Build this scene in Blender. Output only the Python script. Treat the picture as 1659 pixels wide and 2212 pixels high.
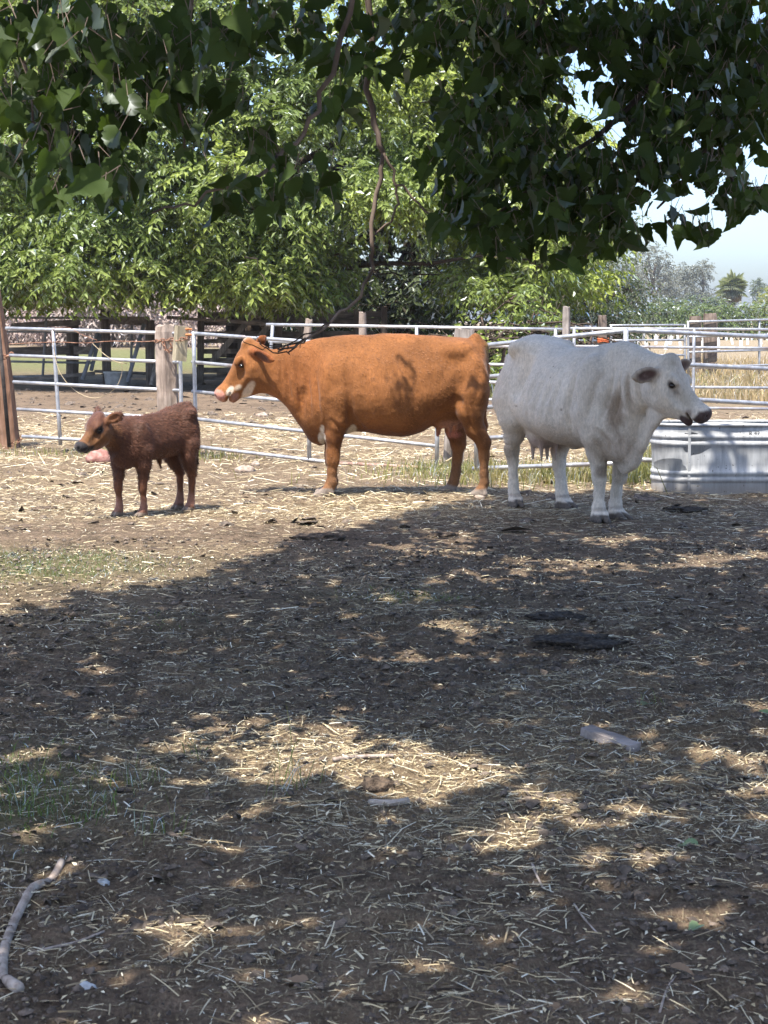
import bpy, math, random
import numpy as np
from mathutils import Vector, Matrix

for _o in list(bpy.data.objects):
    bpy.data.objects.remove(_o)
S = bpy.context.scene
COL = S.collection
RNG = np.random.default_rng(11)
random.seed(5)
R = math.radians

# ---------------------------------------------------------------- camera
FOC = 4000.0            # focal length in picture units (picture is 1659 x 2212 units)
EYE = 1.5
PITCH = math.atan(416.0 / FOC)
cam_d = bpy.data.cameras.new('camera')
cam = bpy.data.objects.new('camera', cam_d)
COL.objects.link(cam)
cam.location = (0, 0, EYE)
cam.rotation_euler = (math.pi / 2 - PITCH, 0, 0)
cam_d.sensor_fit = 'HORIZONTAL'
cam_d.sensor_width = 36.0
cam_d.lens = 36.0 * FOC / 1659.0
cam_d.clip_start = 0.1
cam_d.clip_end = 5000.0
S.camera = cam
cam_d.dof.use_dof = True
cam_d.dof.focus_distance = 15.0
cam_d.dof.aperture_fstop = 26.0

# ---------------------------------------------------------------- sky, sun, exposure
SUN_TO = Vector((-0.22, -0.38, 1.0)).normalized()       # direction towards the sun
SHX, SHY = 0.22, 0.38                                   # shadow shift per metre of height
elev = math.asin(SUN_TO.z)
azim = math.atan2(SUN_TO.x, SUN_TO.y)
world = bpy.data.worlds.new('World')
S.world = world
world.use_nodes = True
wn = world.node_tree
wn.nodes.clear()
w_out = wn.nodes.new('ShaderNodeOutputWorld')
w_bg = wn.nodes.new('ShaderNodeBackground')
w_sky = wn.nodes.new('ShaderNodeTexSky')
w_sky.sky_type = 'NISHITA'
w_sky.sun_disc = False
w_sky.sun_elevation = elev
w_sky.sun_rotation = azim
w_sky.air_density = 0.8
w_sky.dust_density = 2.1
w_sky.ozone_density = 4.0
w_bg.inputs['Strength'].default_value = 0.15
wn.links.new(w_sky.outputs[0], w_bg.inputs['Color'])
wn.links.new(w_bg.outputs[0], w_out.inputs['Surface'])
sun_d = bpy.data.lights.new('sun', 'SUN')
sun_d.energy = 4.2
sun_d.angle = R(0.53)
sun_d.color = (1.0, 0.94, 0.85)
sun = bpy.data.objects.new('sun', sun_d)
COL.objects.link(sun)
sun.rotation_euler = (-SUN_TO).to_track_quat('-Z', 'Y').to_euler()
sun.location = (0, 0, 30)
S.view_settings.view_transform = 'Standard'
S.view_settings.look = 'None'
S.view_settings.gamma = 1.0
S.view_settings.exposure = 1.35
try:
    S.view_settings.use_curve_mapping = False
except Exception:
    pass
S.render.engine = 'CYCLES'
S.cycles.use_denoising = True
S.cycles.max_bounces = 7
S.cycles.diffuse_bounces = 4
S.cycles.glossy_bounces = 2
S.cycles.transmission_bounces = 4
S.cycles.transparent_max_bounces = 4
S.cycles.sample_clamp_indirect = 4.0

# ---------------------------------------------------------------- geometry helpers
_cp, _sp = math.cos(PITCH), math.sin(PITCH)


def ray(px, py):
    xc = (px - 829.5) / FOC
    yc = -(py - 1106.0) / FOC
    return Vector((xc, _cp + yc * _sp, -_sp + yc * _cp))


def at(px, py, Y):
    d = ray(px, py)
    t = Y / d.y
    return Vector((t * d.x, Y, EYE + t * d.z))


def gnd(px, py):
    d = ray(px, py)
    t = -EYE / d.z
    return Vector((t * d.x, t * d.y, 0.0))


def proj(P):
    """world (N,3) -> picture units and depth along the view axis"""
    P = np.asarray(P, dtype=float)
    x, y, z = P[..., 0], P[..., 1], P[..., 2] - EYE
    dep = y * _cp - z * _sp
    up = y * _sp + z * _cp
    return 829.5 + FOC * x / dep, 1106.0 - FOC * up / dep, dep


def vhash(ix, iy, seed):
    n = (ix.astype(np.int64) * 374761393 + iy.astype(np.int64) * 668265263 + seed * 974634791) & 0x7fffffff
    n = ((n ^ (n >> 13)) * 1274126177) & 0x7fffffff
    n = n ^ (n >> 16)
    return (n & 0xffff) / 65535.0


def vnoise(x, y, seed=0):
    x = np.asarray(x, float)
    y = np.asarray(y, float)
    ix = np.floor(x)
    iy = np.floor(y)
    fx = x - ix
    fy = y - iy
    fx = fx * fx * (3 - 2 * fx)
    fy = fy * fy * (3 - 2 * fy)
    ix = ix.astype(np.int64)
    iy = iy.astype(np.int64)
    a = vhash(ix, iy, seed)
    b = vhash(ix + 1, iy, seed)
    c = vhash(ix, iy + 1, seed)
    d = vhash(ix + 1, iy + 1, seed)
    return (a + (b - a) * fx) * (1 - fy) + (c + (d - c) * fx) * fy


def fbm(x, y, seed=0, octv=4):
    x = np.asarray(x, float)
    y = np.asarray(y, float)
    s = 0.0
    a = 0.5
    for i in range(octv):
        s = s + a * vnoise(x, y, seed + i * 17)
        x = x * 2.03 + 3.1
        y = y * 2.03 + 1.7
        a *= 0.5
    return s / (1 - 0.5 ** octv)


def sstep(a, b, x):
    t = np.clip((np.asarray(x, float) - a) / (b - a), 0, 1)
    return t * t * (3 - 2 * t)


def mesh_np(name, V, F, smooth=False):
    """V (n,3), F (m,k) arrays -> mesh datablock"""
    V = np.ascontiguousarray(V, dtype=np.float32)
    F = np.ascontiguousarray(F, dtype=np.int32)
    me = bpy.data.meshes.new(name)
    m, k = F.shape
    me.vertices.add(len(V))
    me.vertices.foreach_set('co', V.ravel())
    me.loops.add(m * k)
    me.loops.foreach_set('vertex_index', F.ravel())
    me.polygons.add(m)
    me.polygons.foreach_set('loop_start', np.arange(0, m * k, k, dtype=np.int32))
    me.polygons.foreach_set('loop_total', np.full(m, k, dtype=np.int32))
    me.polygons.foreach_set('use_smooth', np.full(m, bool(smooth)))
    me.update(calc_edges=True)
    return me


def vcol(me, name, C):
    """per-vertex colour attribute"""
    C = np.asarray(C, dtype=np.float32)
    if C.shape[1] == 3:
        C = np.hstack([C, np.ones((len(C), 1), np.float32)])
    a = me.color_attributes.new(name, 'FLOAT_COLOR', 'POINT')
    a.data.foreach_set('color', np.ascontiguousarray(C).ravel())


def link(name, me, mat=None, parent=None):
    o = bpy.data.objects.new(name, me)
    COL.objects.link(o)
    if mat is not None and me is not None:
        if len(me.materials) == 0:
            me.materials.append(mat)
    if parent is not None:
        o.parent = parent
    return o


def empty(name, loc=(0, 0, 0), rz=0.0):
    o = bpy.data.objects.new(name, None)
    COL.objects.link(o)
    o.location = loc
    o.rotation_euler = (0, 0, rz)
    o.empty_display_size = 0.2
    return o


def tag(o, label=None, cat=None, group=None, kind=None):
    if label:
        o['label'] = label
    if cat:
        o['category'] = cat
    if group:
        o['group'] = group
    if kind:
        o['kind'] = kind
    return o


class MB:
    """collects simple shapes into one mesh"""

    def __init__(self):
        self.v = []
        self.f = []

    def add(self, vs, fs):
        b = len(self.v)
        self.v += [tuple(p) for p in vs]
        self.f += [tuple(i + b for i in f) for f in fs]

    def tube(self, pts, rad, n=8, cap=True, jit=0.0, rnd=None, flat=1.0):
        pts = [Vector(p) for p in pts]
        if not hasattr(rad, '__len__'):
            rad = [rad] * len(pts)
        rings = []
        T0 = None
        A = None
        for i, p in enumerate(pts):
            if i == 0:
                t = pts[1] - pts[0]
            elif i == len(pts) - 1:
                t = pts[-1] - pts[-2]
            else:
                t = pts[i + 1] - pts[i - 1]
            t.normalize()
            if A is None:
                up = Vector((0, 0, 1)) if abs(t.z) < 0.9 else Vector((0, 1, 0))
                A = t.cross(up).normalized()
            else:
                A = (A - t * A.dot(t)).normalized()
            B = t.cross(A)
            ring = []
            for k in range(n):
                a = 2 * math.pi * k / n
                r = rad[i] * (1 + (rnd.uniform(-jit, jit) if rnd else 0))
                ring.append(p + A * (math.cos(a) * r) + B * (math.sin(a) * r * flat))
            rings.append(ring)
        b = len(self.v)
        for r_ in rings:
            self.v += [tuple(q) for q in r_]
        for i in range(len(rings) - 1):
            for k in range(n):
                k2 = (k + 1) % n
                self.f.append((b + i * n + k, b + i * n + k2, b + (i + 1) * n + k2, b + (i + 1) * n + k))
        if cap:
            self.f.append(tuple(b + k for k in range(n - 1, -1, -1)))
            e = b + (len(rings) - 1) * n
            self.f.append(tuple(e + k for k in range(n)))
        return self

    def box(self, c, d, M=None):
        """box centred c with half sizes d and optional 3x3 rotation"""
        vs = []
        for sx in (-1, 1):
            for sy in (-1, 1):
                for sz in (-1, 1):
                    p = Vector((sx * d[0], sy * d[1], sz * d[2]))
                    if M is not None:
                        p = M @ p
                    vs.append(Vector(c) + p)
        self.add(vs, [(0, 1, 3, 2), (4, 6, 7, 5), (0, 4, 5, 1), (2, 3, 7, 6), (0, 2, 6, 4), (1, 5, 7, 3)])
        return self

    def mesh(self, name, smooth=False):
        me = bpy.data.meshes.new(name)
        me.from_pydata(self.v, [], self.f)
        if smooth:
            me.polygons.foreach_set('use_smooth', [True] * len(me.polygons))
        me.update()
        return me

    def build(self, name, mat, parent=None, smooth=False, origin=None):
        if origin is not None:
            o_ = Vector(origin)
            self.v = [tuple(Vector(p) - o_) for p in self.v]
        o = link(name, self.mesh(name, smooth), mat, parent)
        if origin is not None:
            o.location = origin
        return o


def plank(mb, p0, p1, w, t, rnd=None, n=6, up=None, wob=0.004):
    """weathered board from p0 to p1, width w (along up), thickness t, slightly uneven"""
    p0 = Vector(p0)
    p1 = Vector(p1)
    d = (p1 - p0)
    L = d.length
    d.normalize()
    up = Vector(up) if up is not None else Vector((0, 0, 1))
    s = d.cross(up).normalized()
    u = s.cross(d).normalized()
    b = len(mb.v)
    for i in range(n + 1):
        c = p0 + d * (L * i / n)
        o1 = rnd.uniform(-wob, wob) if rnd else 0
        o2 = rnd.uniform(-wob, wob) if rnd else 0
        for (a, bb) in ((-1, -1), (1, -1), (1, 1), (-1, 1)):
            mb.v.append(tuple(c + u * (a * w / 2 + (o1 if a > 0 else o2)) + s * (bb * t / 2)))
    for i in range(n):
        for k in range(4):
            k2 = (k + 1) % 4
            mb.f.append((b + i * 4 + k, b + i * 4 + k2, b + i * 4 + 4 + k2, b + i * 4 + 4 + k))
    mb.f.append((b + 3, b + 2, b + 1, b))
    e = b + n * 4
    mb.f.append((e, e + 1, e + 2, e + 3))


# ---------------------------------------------------------------- material helpers
def new_mat(name):
    m = bpy.data.materials.new(name)
    m.use_nodes = True
    nt = m.node_tree
    nt.nodes.clear()
    out = nt.nodes.new('ShaderNodeOutputMaterial')
    return m, nt, out


def N(nt, t, **kw):
    n = nt.nodes.new(t)
    for k, v in kw.items():
        if k.startswith('i_'):
            n.inputs[k[2:].replace('_', ' ')].default_value = v
        else:
            setattr(n, k, v)
    return n


def noise(nt, vec, scale, detail=4.0, rough=0.55, dist=0.0):
    n = nt.nodes.new('ShaderNodeTexNoise')
    n.inputs['Scale'].default_value = scale
    n.inputs['Detail'].default_value = detail
    n.inputs['Roughness'].default_value = rough
    n.inputs['Distortion'].default_value = dist
    if vec is not None:
        nt.links.new(vec, n.inputs['Vector'])
    return n


def ramp(nt, fac, stops):
    n = nt.nodes.new('ShaderNodeValToRGB')
    el = n.color_ramp.elements
    while len(el) < len(stops):
        el.new(0.5)
    for e, (p, c) in zip(el, stops):
        e.position = p
        e.color = (c[0], c[1], c[2], 1) if hasattr(c, '__len__') else (c, c, c, 1)
    nt.links.new(fac, n.inputs[0])
    return n


def mix(nt, fac, a, b, mode='MIX'):
    n = nt.nodes.new('ShaderNodeMix')
    n.data_type = 'RGBA'
    n.blend_type = mode
    for sock, v in ((n.inputs[0], fac), (n.inputs[6], a), (n.inputs[7], b)):
        if hasattr(v, 'is_linked') or hasattr(v, 'links'):
            nt.links.new(v, sock)
        elif hasattr(v, '__len__'):
            sock.default_value = (v[0], v[1], v[2], 1)
        else:
            sock.default_value = v
    return n.outputs[2]


def mapping(nt, vec, scale=(1, 1, 1), rot=(0, 0, 0)):
    n = nt.nodes.new('ShaderNodeMapping')
    n.inputs['Scale'].default_value = scale
    n.inputs['Rotation'].default_value = rot
    nt.links.new(vec, n.inputs['Vector'])
    return n.outputs[0]


def bump(nt, h, strength=0.3, dist=0.01, normal=None):
    n = nt.nodes.new('ShaderNodeBump')
    n.inputs['Strength'].default_value = strength
    n.inputs['Distance'].default_value = dist
    nt.links.new(h, n.inputs['Height'])
    if normal is not None:
        nt.links.new(normal, n.inputs['Normal'])
    return n.outputs[0]


def pbsdf(nt, out, rough=0.7, metal=0.0, spec=0.4):
    p = nt.nodes.new('ShaderNodeBsdfPrincipled')
    p.inputs['Roughness'].default_value = rough
    p.inputs['Metallic'].default_value = metal
    p.inputs['Specular IOR Level'].default_value = spec
    nt.links.new(p.outputs[0], out.inputs['Surface'])
    return p


def obj_coords(nt):
    return nt.nodes.new('ShaderNodeTexCoord').outputs['Object']


def gen_noise_mat(name, c1, c2, scale=8.0, rough=0.8, bumps=0.3, bdist=0.01, bscale=None, metal=0.0, stretch=(1, 1, 1), c3=None, spec=0.3, lo=0.35, hi=0.65):
    m, nt, out = new_mat(name)
    v = mapping(nt, obj_coords(nt), stretch)
    n1 = noise(nt, v, scale, 5)
    stops = [(lo, c1), (hi, c2)]
    if c3:
        stops = [(lo, c1), ((lo + hi) / 2, c2), (hi, c3)]
    r = ramp(nt, n1.outputs[0], stops)
    p = pbsdf(nt, out, rough, metal, spec)
    nt.links.new(r.outputs[0], p.inputs['Base Color'])
    n2 = noise(nt, v, bscale or scale * 3, 5)
    nt.links.new(bump(nt, n2.outputs[0], bumps, bdist), p.inputs['Normal'])
    return m


def leaf_mat(name, base, trans, gloss=0.35, rough=0.42, var=0.35, scale=1.2, dark=None):
    """leaf: diffuse + translucent + a waxy sheen; colour drifts leaf to leaf and over the crown"""
    m, nt, out = new_mat(name)
    at_ = nt.nodes.new('ShaderNodeAttribute')
    at_.attribute_name = 'tint'
    geo = nt.nodes.new('ShaderNodeNewGeometry')
    n1 = noise(nt, geo.outputs['Position'], scale, 2)
    hs = nt.nodes.new('ShaderNodeHueSaturation')
    col = mix(nt, at_.outputs['Fac'], tuple(c * (1 - var) for c in base), tuple(min(1, c * (1 + var)) for c in base))
    if dark is not None:
        rr = ramp(nt, n1.outputs[0], [(0.4, 0.0), (0.62, 1.0)])
        col = mix(nt, rr.outputs[0], dark, col)
    nt.links.new(col, hs.inputs['Color'])
    dif = nt.nodes.new('ShaderNodeBsdfDiffuse')
    tr = nt.nodes.new('ShaderNodeBsdfTranslucent')
    gl = nt.nodes.new('ShaderNodeBsdfGlossy')
    gl.inputs['Roughness'].default_value = rough
    gl.inputs['Color'].default_value = (0.9, 0.95, 1.0, 1)
    nt.links.new(hs.outputs[0], dif.inputs['Color'])
    tcol = mix(nt, 1.0, col, (trans[0], trans[1], trans[2]), 'MULTIPLY')
    nt.links.new(tcol, tr.inputs['Color'])
    m1 = nt.nodes.new('ShaderNodeMixShader')
    m1.inputs[0].default_value = 0.38
    nt.links.new(dif.outputs[0], m1.inputs[1])
    nt.links.new(tr.outputs[0], m1.inputs[2])
    fr = nt.nodes.new('ShaderNodeFresnel')
    fr.inputs['IOR'].default_value = 1.38
    mu = nt.nodes.new('ShaderNodeMath')
    mu.operation = 'MULTIPLY'
    mu.inputs[1].default_value = gloss * 2.2
    nt.links.new(fr.outputs[0], mu.inputs[0])
    m2 = nt.nodes.new('ShaderNodeMixShader')
    nt.links.new(mu.outputs[0], m2.inputs[0])
    nt.links.new(m1.outputs[0], m2.inputs[1])
    nt.links.new(gl.outputs[0], m2.inputs[2])
    nt.links.new(m2.outputs[0], out.inputs['Surface'])
    return m


def wood_mat(name, c1, c2, c3, grain=60.0, axis='Z', bumps=0.5, scale=1.0):
    m, nt, out = new_mat(name)
    st = {'Z': (grain * .35, grain * .35, 2.2), 'X': (2.2, grain * .35, grain * .35)}[axis]
    oc = obj_coords(nt)
    v = mapping(nt, oc, st)
    n1 = noise(nt, v, scale, 5, 0.65, 0.4)
    n2 = noise(nt, oc, 4.0, 4)
    r1 = ramp(nt, n1.outputs[0], [(0.30, c1), (0.52, c2), (0.72, c3)])
    r2 = ramp(nt, n2.outputs[0], [(0.3, (0.55, 0.52, 0.5)), (0.65, (1.05, 1.0, 1.0))])
    col = mix(nt, 1.0, r1.outputs[0], r2.outputs[0], 'MULTIPLY')
    p = pbsdf(nt, out, 0.85, 0, 0.2)
    nt.links.new(col, p.inputs['Base Color'])
    nt.links.new(bump(nt, n1.outputs[0], bumps, 0.012), p.inputs['Normal'])
    return m


def frames(d, n):
    """rows: unit direction d (N,3), rough normal n (N,3) -> rotation matrices with columns x=side, y=dir, z=normal"""
    d = d / np.linalg.norm(d, axis=1, keepdims=True)
    s = np.cross(d, n)
    s /= np.linalg.norm(s, axis=1, keepdims=True) + 1e-9
    n2 = np.cross(s, d)
    return np.stack([s, d, n2], axis=2)


def instance_np(tv, tf, P, M, sc):
    """copies of template (tv,tf) at P with matrices M and scales sc -> V,F"""
    sc = np.asarray(sc, float)
    if sc.ndim == 1:
        sc = np.repeat(sc[:, None], 3, axis=1)
    n = len(P)
    k = len(tv)
    loc = tv[None, :, :] * sc[:, None, :]
    V = np.einsum('nij,nkj->nki', M, loc) + P[:, None, :]
    F = tf[None, :, :] + (np.arange(n) * k)[:, None, None]
    return V.reshape(-1, 3), F.reshape(-1, tf.shape[1])
# ================================================================ ground
def ground_low(x, y):
    """gentle swell of the yard"""
    return .05 * (fbm(x / 3.1 + 7, y / 3.1, 5, 3) - .5) * sstep(0.5, 4, np.abs(y) + 1)


def ground_h(x, y):
    x = np.asarray(x, float)
    y = np.asarray(y, float)
    near = 1 - sstep(20, 40, y)
    h = ground_low(x, y)
    h = h + .045 * (fbm(x / .55, y / .55, 21, 4) - .5) * near
    fine = 1 - sstep(8, 16, y)
    r = fbm(x / .16, y / .16, 41, 4)
    h = h + (.012 + .05 * fine) * (np.abs(r - .5) * 1.4 - .12) * near
    # hoof-churned mud in the foreground
    ch = sstep(.45, .65, fbm(x / 1.1 + 3, y / 1.1, 61, 2)) * fine
    h = h + ch * .06 * (fbm(x / .09, y / .09, 71, 3) - .5)
    return h


def axis_points(segs):
    out = []
    for a, b, st in segs:
        n = max(1, int(round((b - a) / st)))
        out += list(np.linspace(a, b, n, endpoint=False))
    out.append(segs[-1][1])
    return np.array(out)


xs = axis_points([(-900, -200, 100), (-200, -40, 16), (-40, -8, 2), (-8, -3.2, .16), (-3.2, 3.2, .032), (3.2, 8, .16), (8, 40, 2), (40, 200, 16), (200, 900, 100)])
ys = axis_points([(-200, -20, 30), (-20, 2.6, 1.0), (2.6, 9, .026), (9, 14, .045), (14, 22, .08), (22, 34, .4), (34, 80, 2), (80, 200, 10), (200, 1400, 100)])
GX, GY = np.meshgrid(xs, ys, indexing='ij')
GZ = ground_h(GX, GY)
nx, ny = GX.shape
gv = np.stack([GX, GY, GZ], -1).reshape(-1, 3)
ii = np.arange(nx * ny).reshape(nx, ny)
gf = np.stack([ii[:-1, :-1], ii[1:, :-1], ii[1:, 1:], ii[:-1, 1:]], -1).reshape(-1, 4)


def gz(x, y):
    """ground height for placing things"""
    return float(ground_h(np.array([x]), np.array([y]))[0])


def straw_zone(x, y):
    """how much straw lies about (0..1)"""
    a = sstep(12.5, 14.5, y) * (1 - sstep(24, 33, y))
    a = a * (.2 + .5 * sstep(.35, .6, fbm(x / 1.3, y / 1.3 + 4, 91, 3)) + .25 * sstep(15.5, 18.5, y))
    b = np.exp(-(((x - .1) / .8) ** 2 + ((y - 6.0) / .8) ** 2)) * .9  # straw thickened here, its pale tone brightening the sun patch
    b = b + np.exp(-(((x - .9) / .6) ** 2 + ((y - 5.6) / .6) ** 2)) * .5
    c = (.13 + .4 * sstep(.5, .72, fbm(x / .7, y / .7, 95, 3))) * (1 - sstep(10, 13, y))
    return np.clip(a + b + c, 0, 1)


def grass_zone(x, y):
    g = np.exp(-(((x + 2.6) / 1.15) ** 2 + ((y - 11.0) / 0.85) ** 2)) * 1.0
    g = g + np.exp(-(((x + 1.45) / .55) ** 2 + ((y - 5.7) / .75) ** 2)) * .8
    g = g + np.exp(-(((x - .1) / .5) ** 2 + ((y - 10.0) / .4) ** 2)) * .35
    g = g + np.exp(-(((x + 1.3) / .9) ** 2 + ((y - 9.0) / .5) ** 2)) * .18
    return np.clip(g * (.4 + 1.1 * fbm(x / .35, y / .35, 99, 3)), 0, 1)


far_green = sstep(48, 66, gv[:, 1] + 6 * fbm(gv[:, 0] / 3, gv[:, 1] / 5, 8, 3)) * (1 - sstep(88, 104, gv[:, 1])) * .85 * (1 - sstep(-2, 4, gv[:, 0]))
far_dry = sstep(26, 34, gv[:, 1]) * sstep(3, 7, gv[:, 0] - .08 * (gv[:, 1] - 30)) + sstep(90, 120, gv[:, 1])
zones = np.stack([straw_zone(gv[:, 0], gv[:, 1]), np.clip(grass_zone(gv[:, 0], gv[:, 1]) * .7 + far_green, 0, 1), np.clip(far_dry, 0, 1)], 1)

M_GROUND, nt, out = new_mat('yard_soil')
za = nt.nodes.new('ShaderNodeAttribute')
za.attribute_name = 'zones'
zs = nt.nodes.new('ShaderNodeSeparateColor')
nt.links.new(za.outputs['Color'], zs.inputs[0])
oc = obj_coords(nt)
n_big = noise(nt, oc, .9, 4)
n_mid = noise(nt, oc, 7.0, 6, .62)
n_fin = noise(nt, oc, 46.0, 6, .68)
n_grit = noise(nt, oc, 190.0, 4, .6)
c_soil = ramp(nt, n_mid.outputs[0], [(.30, (.075, .055, .041)), (.46, (.155, .113, .081)), (.60, (.245, .178, .127)), (.76, (.345, .255, .18))])
c_fine = ramp(nt, n_fin.outputs[0], [(.32, (.40, .38, .37)), (.5, (.95, .95, .95)), (.7, (1.5, 1.43, 1.35))])
c = mix(nt, 1.0, c_soil.outputs[0], c_fine.outputs[0], 'MULTIPLY')
# crusted light dust in patches
r_big = ramp(nt, n_big.outputs[0], [(.45, 0.0), (.68, .38)])
c = mix(nt, r_big.outputs[0], c, (.33, .24, .165))
# fine chaff: short stretched flecks in two directions
fl1 = noise(nt, mapping(nt, oc, (1, .22, 1), (0, 0, R(25))), 120.0, 3, .6)
fl2 = noise(nt, mapping(nt, oc, (1, .22, 1), (0, 0, R(110))), 95.0, 3, .6)
f1 = ramp(nt, fl1.outputs[0], [(.56, 0.0), (.64, 1.0)])
f2 = ramp(nt, fl2.outputs[0], [(.57, 0.0), (.65, 1.0)])
fm = nt.nodes.new('ShaderNodeMath')
fm.operation = 'MAXIMUM'
nt.links.new(f1.outputs[0], fm.inputs[0])
nt.links.new(f2.outputs[0], fm.inputs[1])
fs = nt.nodes.new('ShaderNodeMath')
fs.operation = 'MULTIPLY'
nt.links.new(fm.outputs[0], fs.inputs[0])
sm = ramp(nt, zs.outputs[0], [(0.0, .22), (1.0, .9)])
nt.links.new(sm.outputs[0], fs.inputs[1])
c = mix(nt, fs.outputs[0], c, (.46, .38, .24))
# straw-bleached tone where it lies thick, also brightening the foreground sun patch
s2 = nt.nodes.new('ShaderNodeMath')
s2.operation = 'MULTIPLY'
s2.inputs[1].default_value = .42
nt.links.new(zs.outputs[0], s2.inputs[0])
c = mix(nt, s2.outputs[0], c, (.37, .275, .165))
# green and dry cover further off
c_gr = ramp(nt, n_mid.outputs[0], [(.3, (.09, .10, .04)), (.7, (.22, .235, .09))])
c = mix(nt, zs.outputs[1], c, c_gr.outputs[0])
c_dry = ramp(nt, n_mid.outputs[0], [(.3, (.21, .165, .11)), (.7, (.34, .275, .185))])
c = mix(nt, zs.outputs[2], c, c_dry.outputs[0])
p = pbsdf(nt, out, .95, 0, .12)
nt.links.new(c, p.inputs['Base Color'])
b1 = bump(nt, n_fin.outputs[0], 1.0, .05)
b2 = bump(nt, n_grit.outputs[0], .6, .006, b1)
nt.links.new(b2, p.inputs['Normal'])

g_me = mesh_np('ground', gv, gf, True)
vcol(g_me, 'zones', zones)
tag(link('ground', g_me, M_GROUND), kind='structure')
# ================================================================ foliage templates
def leaf_template(kind):
    if kind == 'simple':        # pointed leaf folded on its midrib, 2 triangles, unit length
        v = np.array([(0, 0, 0), (.21, .42, .07), (0, 1, -.10), (-.21, .42, .07)], float)
        f = np.array([(0, 1, 2), (0, 2, 3)])
        return v, f
    if kind == 'broad':         # heart-shaped mulberry leaf with coarse teeth, unit length
        o = [(.0, .0), (.20, -.10), (.36, .02), (.43, .20), (.36, .30), (.40, .42), (.29, .52), (.30, .62), (.18, .72), (.15, .82), (.0, 1.06)]
        right = o[1:-1]
        mid = [0.0, .12, .30, .48, .66, .82]
        v = [(0, 0, 0)]
        for (x, y) in right:
            v.append((x, y, .10 * x * 2 - .12 * y * y))
        v.append((0, 1.06, -.16))
        for (x, y) in right:
            v.append((-x, y, .10 * x * 2 - .12 * y * y))
        nr = len(right)
        m0 = len(v)
        for y in (.30, .62):
            v.append((0, y, -.035 - .12 * y * y))
        t = nr + 1
        R_ = list(range(1, nr + 1))
        L_ = list(range(nr + 2, 2 * nr + 2))
        f = []
        for side, sg in ((R_, 1), (L_, -1)):
            seq = [(0, side[0], m0), (side[0], side[1], m0), (side[1], side[2], m0), (side[2], side[3], m0), (side[3], side[4], m0), (side[4], m0 + 1, m0),
                   (side[4], side[5], m0 + 1), (side[5], side[6], m0 + 1), (side[6], side[7], m0 + 1), (side[7], side[8], m0 + 1), (side[8], t, m0 + 1)]
            for a, b, c_ in seq:
                f.append((a, b, c_) if sg > 0 else (a, c_, b))
        return np.array(v, float), np.array(f)
    if kind == 'lobed':         # deeply cut leaf from the same tree
        o = [(.16, -.06), (.30, .10), (.46, .16), (.52, .34), (.40, .36), (.24, .34), (.36, .52), (.34, .68), (.20, .66), (.12, .84)]
        v = [(0, 0, 0)]
        for (x, y) in o:
            v.append((x, y, .16 * x - .14 * y * y))
        v.append((0, 1.08, -.2))
        for (x, y) in o:
            v.append((-x, y, .16 * x - .14 * y * y))
        nr = len(o)
        m0 = len(v)
        for y in (.26, .56):
            v.append((0, y, -.03 - .14 * y * y))
        t = nr + 1
        f = []
        for side, sg in ((list(range(1, nr + 1)), 1), (list(range(nr + 2, 2 * nr + 2)), -1)):
            seq = [(0, side[0], m0)] + [(side[i], side[i + 1], m0) for i in range(0, 5)] + [(side[5], m0 + 1, m0)] + [(side[i], side[i + 1], m0 + 1) for i in range(5, 9)] + [(side[9], t, m0 + 1)]
            for a, b, c_ in seq:
                f.append((a, b, c_) if sg > 0 else (a, c_, b))
        return np.array(v, float), np.array(f)


LEAF_S = leaf_template('simple')
LEAF_B = leaf_template('broad')
LEAF_L = leaf_template('lobed')


def leaf_curl(tm, fold, twist):
    """fold the blade along its midrib, bow it and twist the tip"""
    v = tm[0].copy()
    x, y = v[:, 0].copy(), v[:, 1].copy()
    v[:, 2] += fold * np.abs(x) + .35 * fold * y * (1 - y) + .10 * np.sin(9 * y + 4 * np.abs(x)) * np.abs(x)
    a = twist * y * 1.6
    vx, vz = v[:, 0].copy(), v[:, 2].copy()
    v[:, 0] = vx * np.cos(a) - vz * np.sin(a) + .12 * twist * y * y
    v[:, 2] = vx * np.sin(a) + vz * np.cos(a) - .3 * abs(twist) * y * y
    return v, tm[1]


def unit(a):
    return a / (np.linalg.norm(a, axis=-1, keepdims=True) + 1e-9)


def sprays(P, D, L, m, droop, rng, leaf_len, flat=.8, up_bias=.6):
    """leafy twigs: base P (N,3), direction D, length L (N,), m leaves each -> positions, matrices, scales"""
    n = len(P)
    t = (np.arange(m) + .6) / m
    ax = P[:, None, :] + D[:, None, :] * (L[:, None] * t)[:, :, None]
    ax[:, :, 2] -= droop * L[:, None] * (t ** 2)[None, :]
    tang = D[:, None, :] - np.array([0, 0, 1.0]) * (2 * droop * t)[None, :, None]
    tang = unit(tang)
    side = unit(np.cross(tang, np.array([0, 0, 1.0]) + 1e-3))
    sg = np.where(np.arange(m) % 2 == 0, 1.0, -1.0)[None, :, None]
    ld = tang * .55 + side * sg * .75 + rng.normal(0, .28, (n, m, 3))
    ld[:, :, 2] -= .35
    nr = np.array([0, 0, up_bias]) + rng.normal(0, .45, (n, m, 3))
    pos = (ax + rng.normal(0, .012, ax.shape)).reshape(-1, 3)
    M = frames(ld.reshape(-1, 3), nr.reshape(-1, 3))
    sc = leaf_len * rng.uniform(.65, 1.2, n * m)
    return pos, M, sc


def leaf_mesh(name, tmpl, P, M, sc, rng):
    V, F = instance_np(tmpl[0], tmpl[1], P, M, sc)
    me = mesh_np(name, V, F, False)
    t = np.repeat(rng.random(len(P)), len(tmpl[0]))
    a = me.attributes.new('tint', 'FLOAT', 'POINT')
    a.data.foreach_set('value', t.astype(np.float32))
    return me


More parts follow.
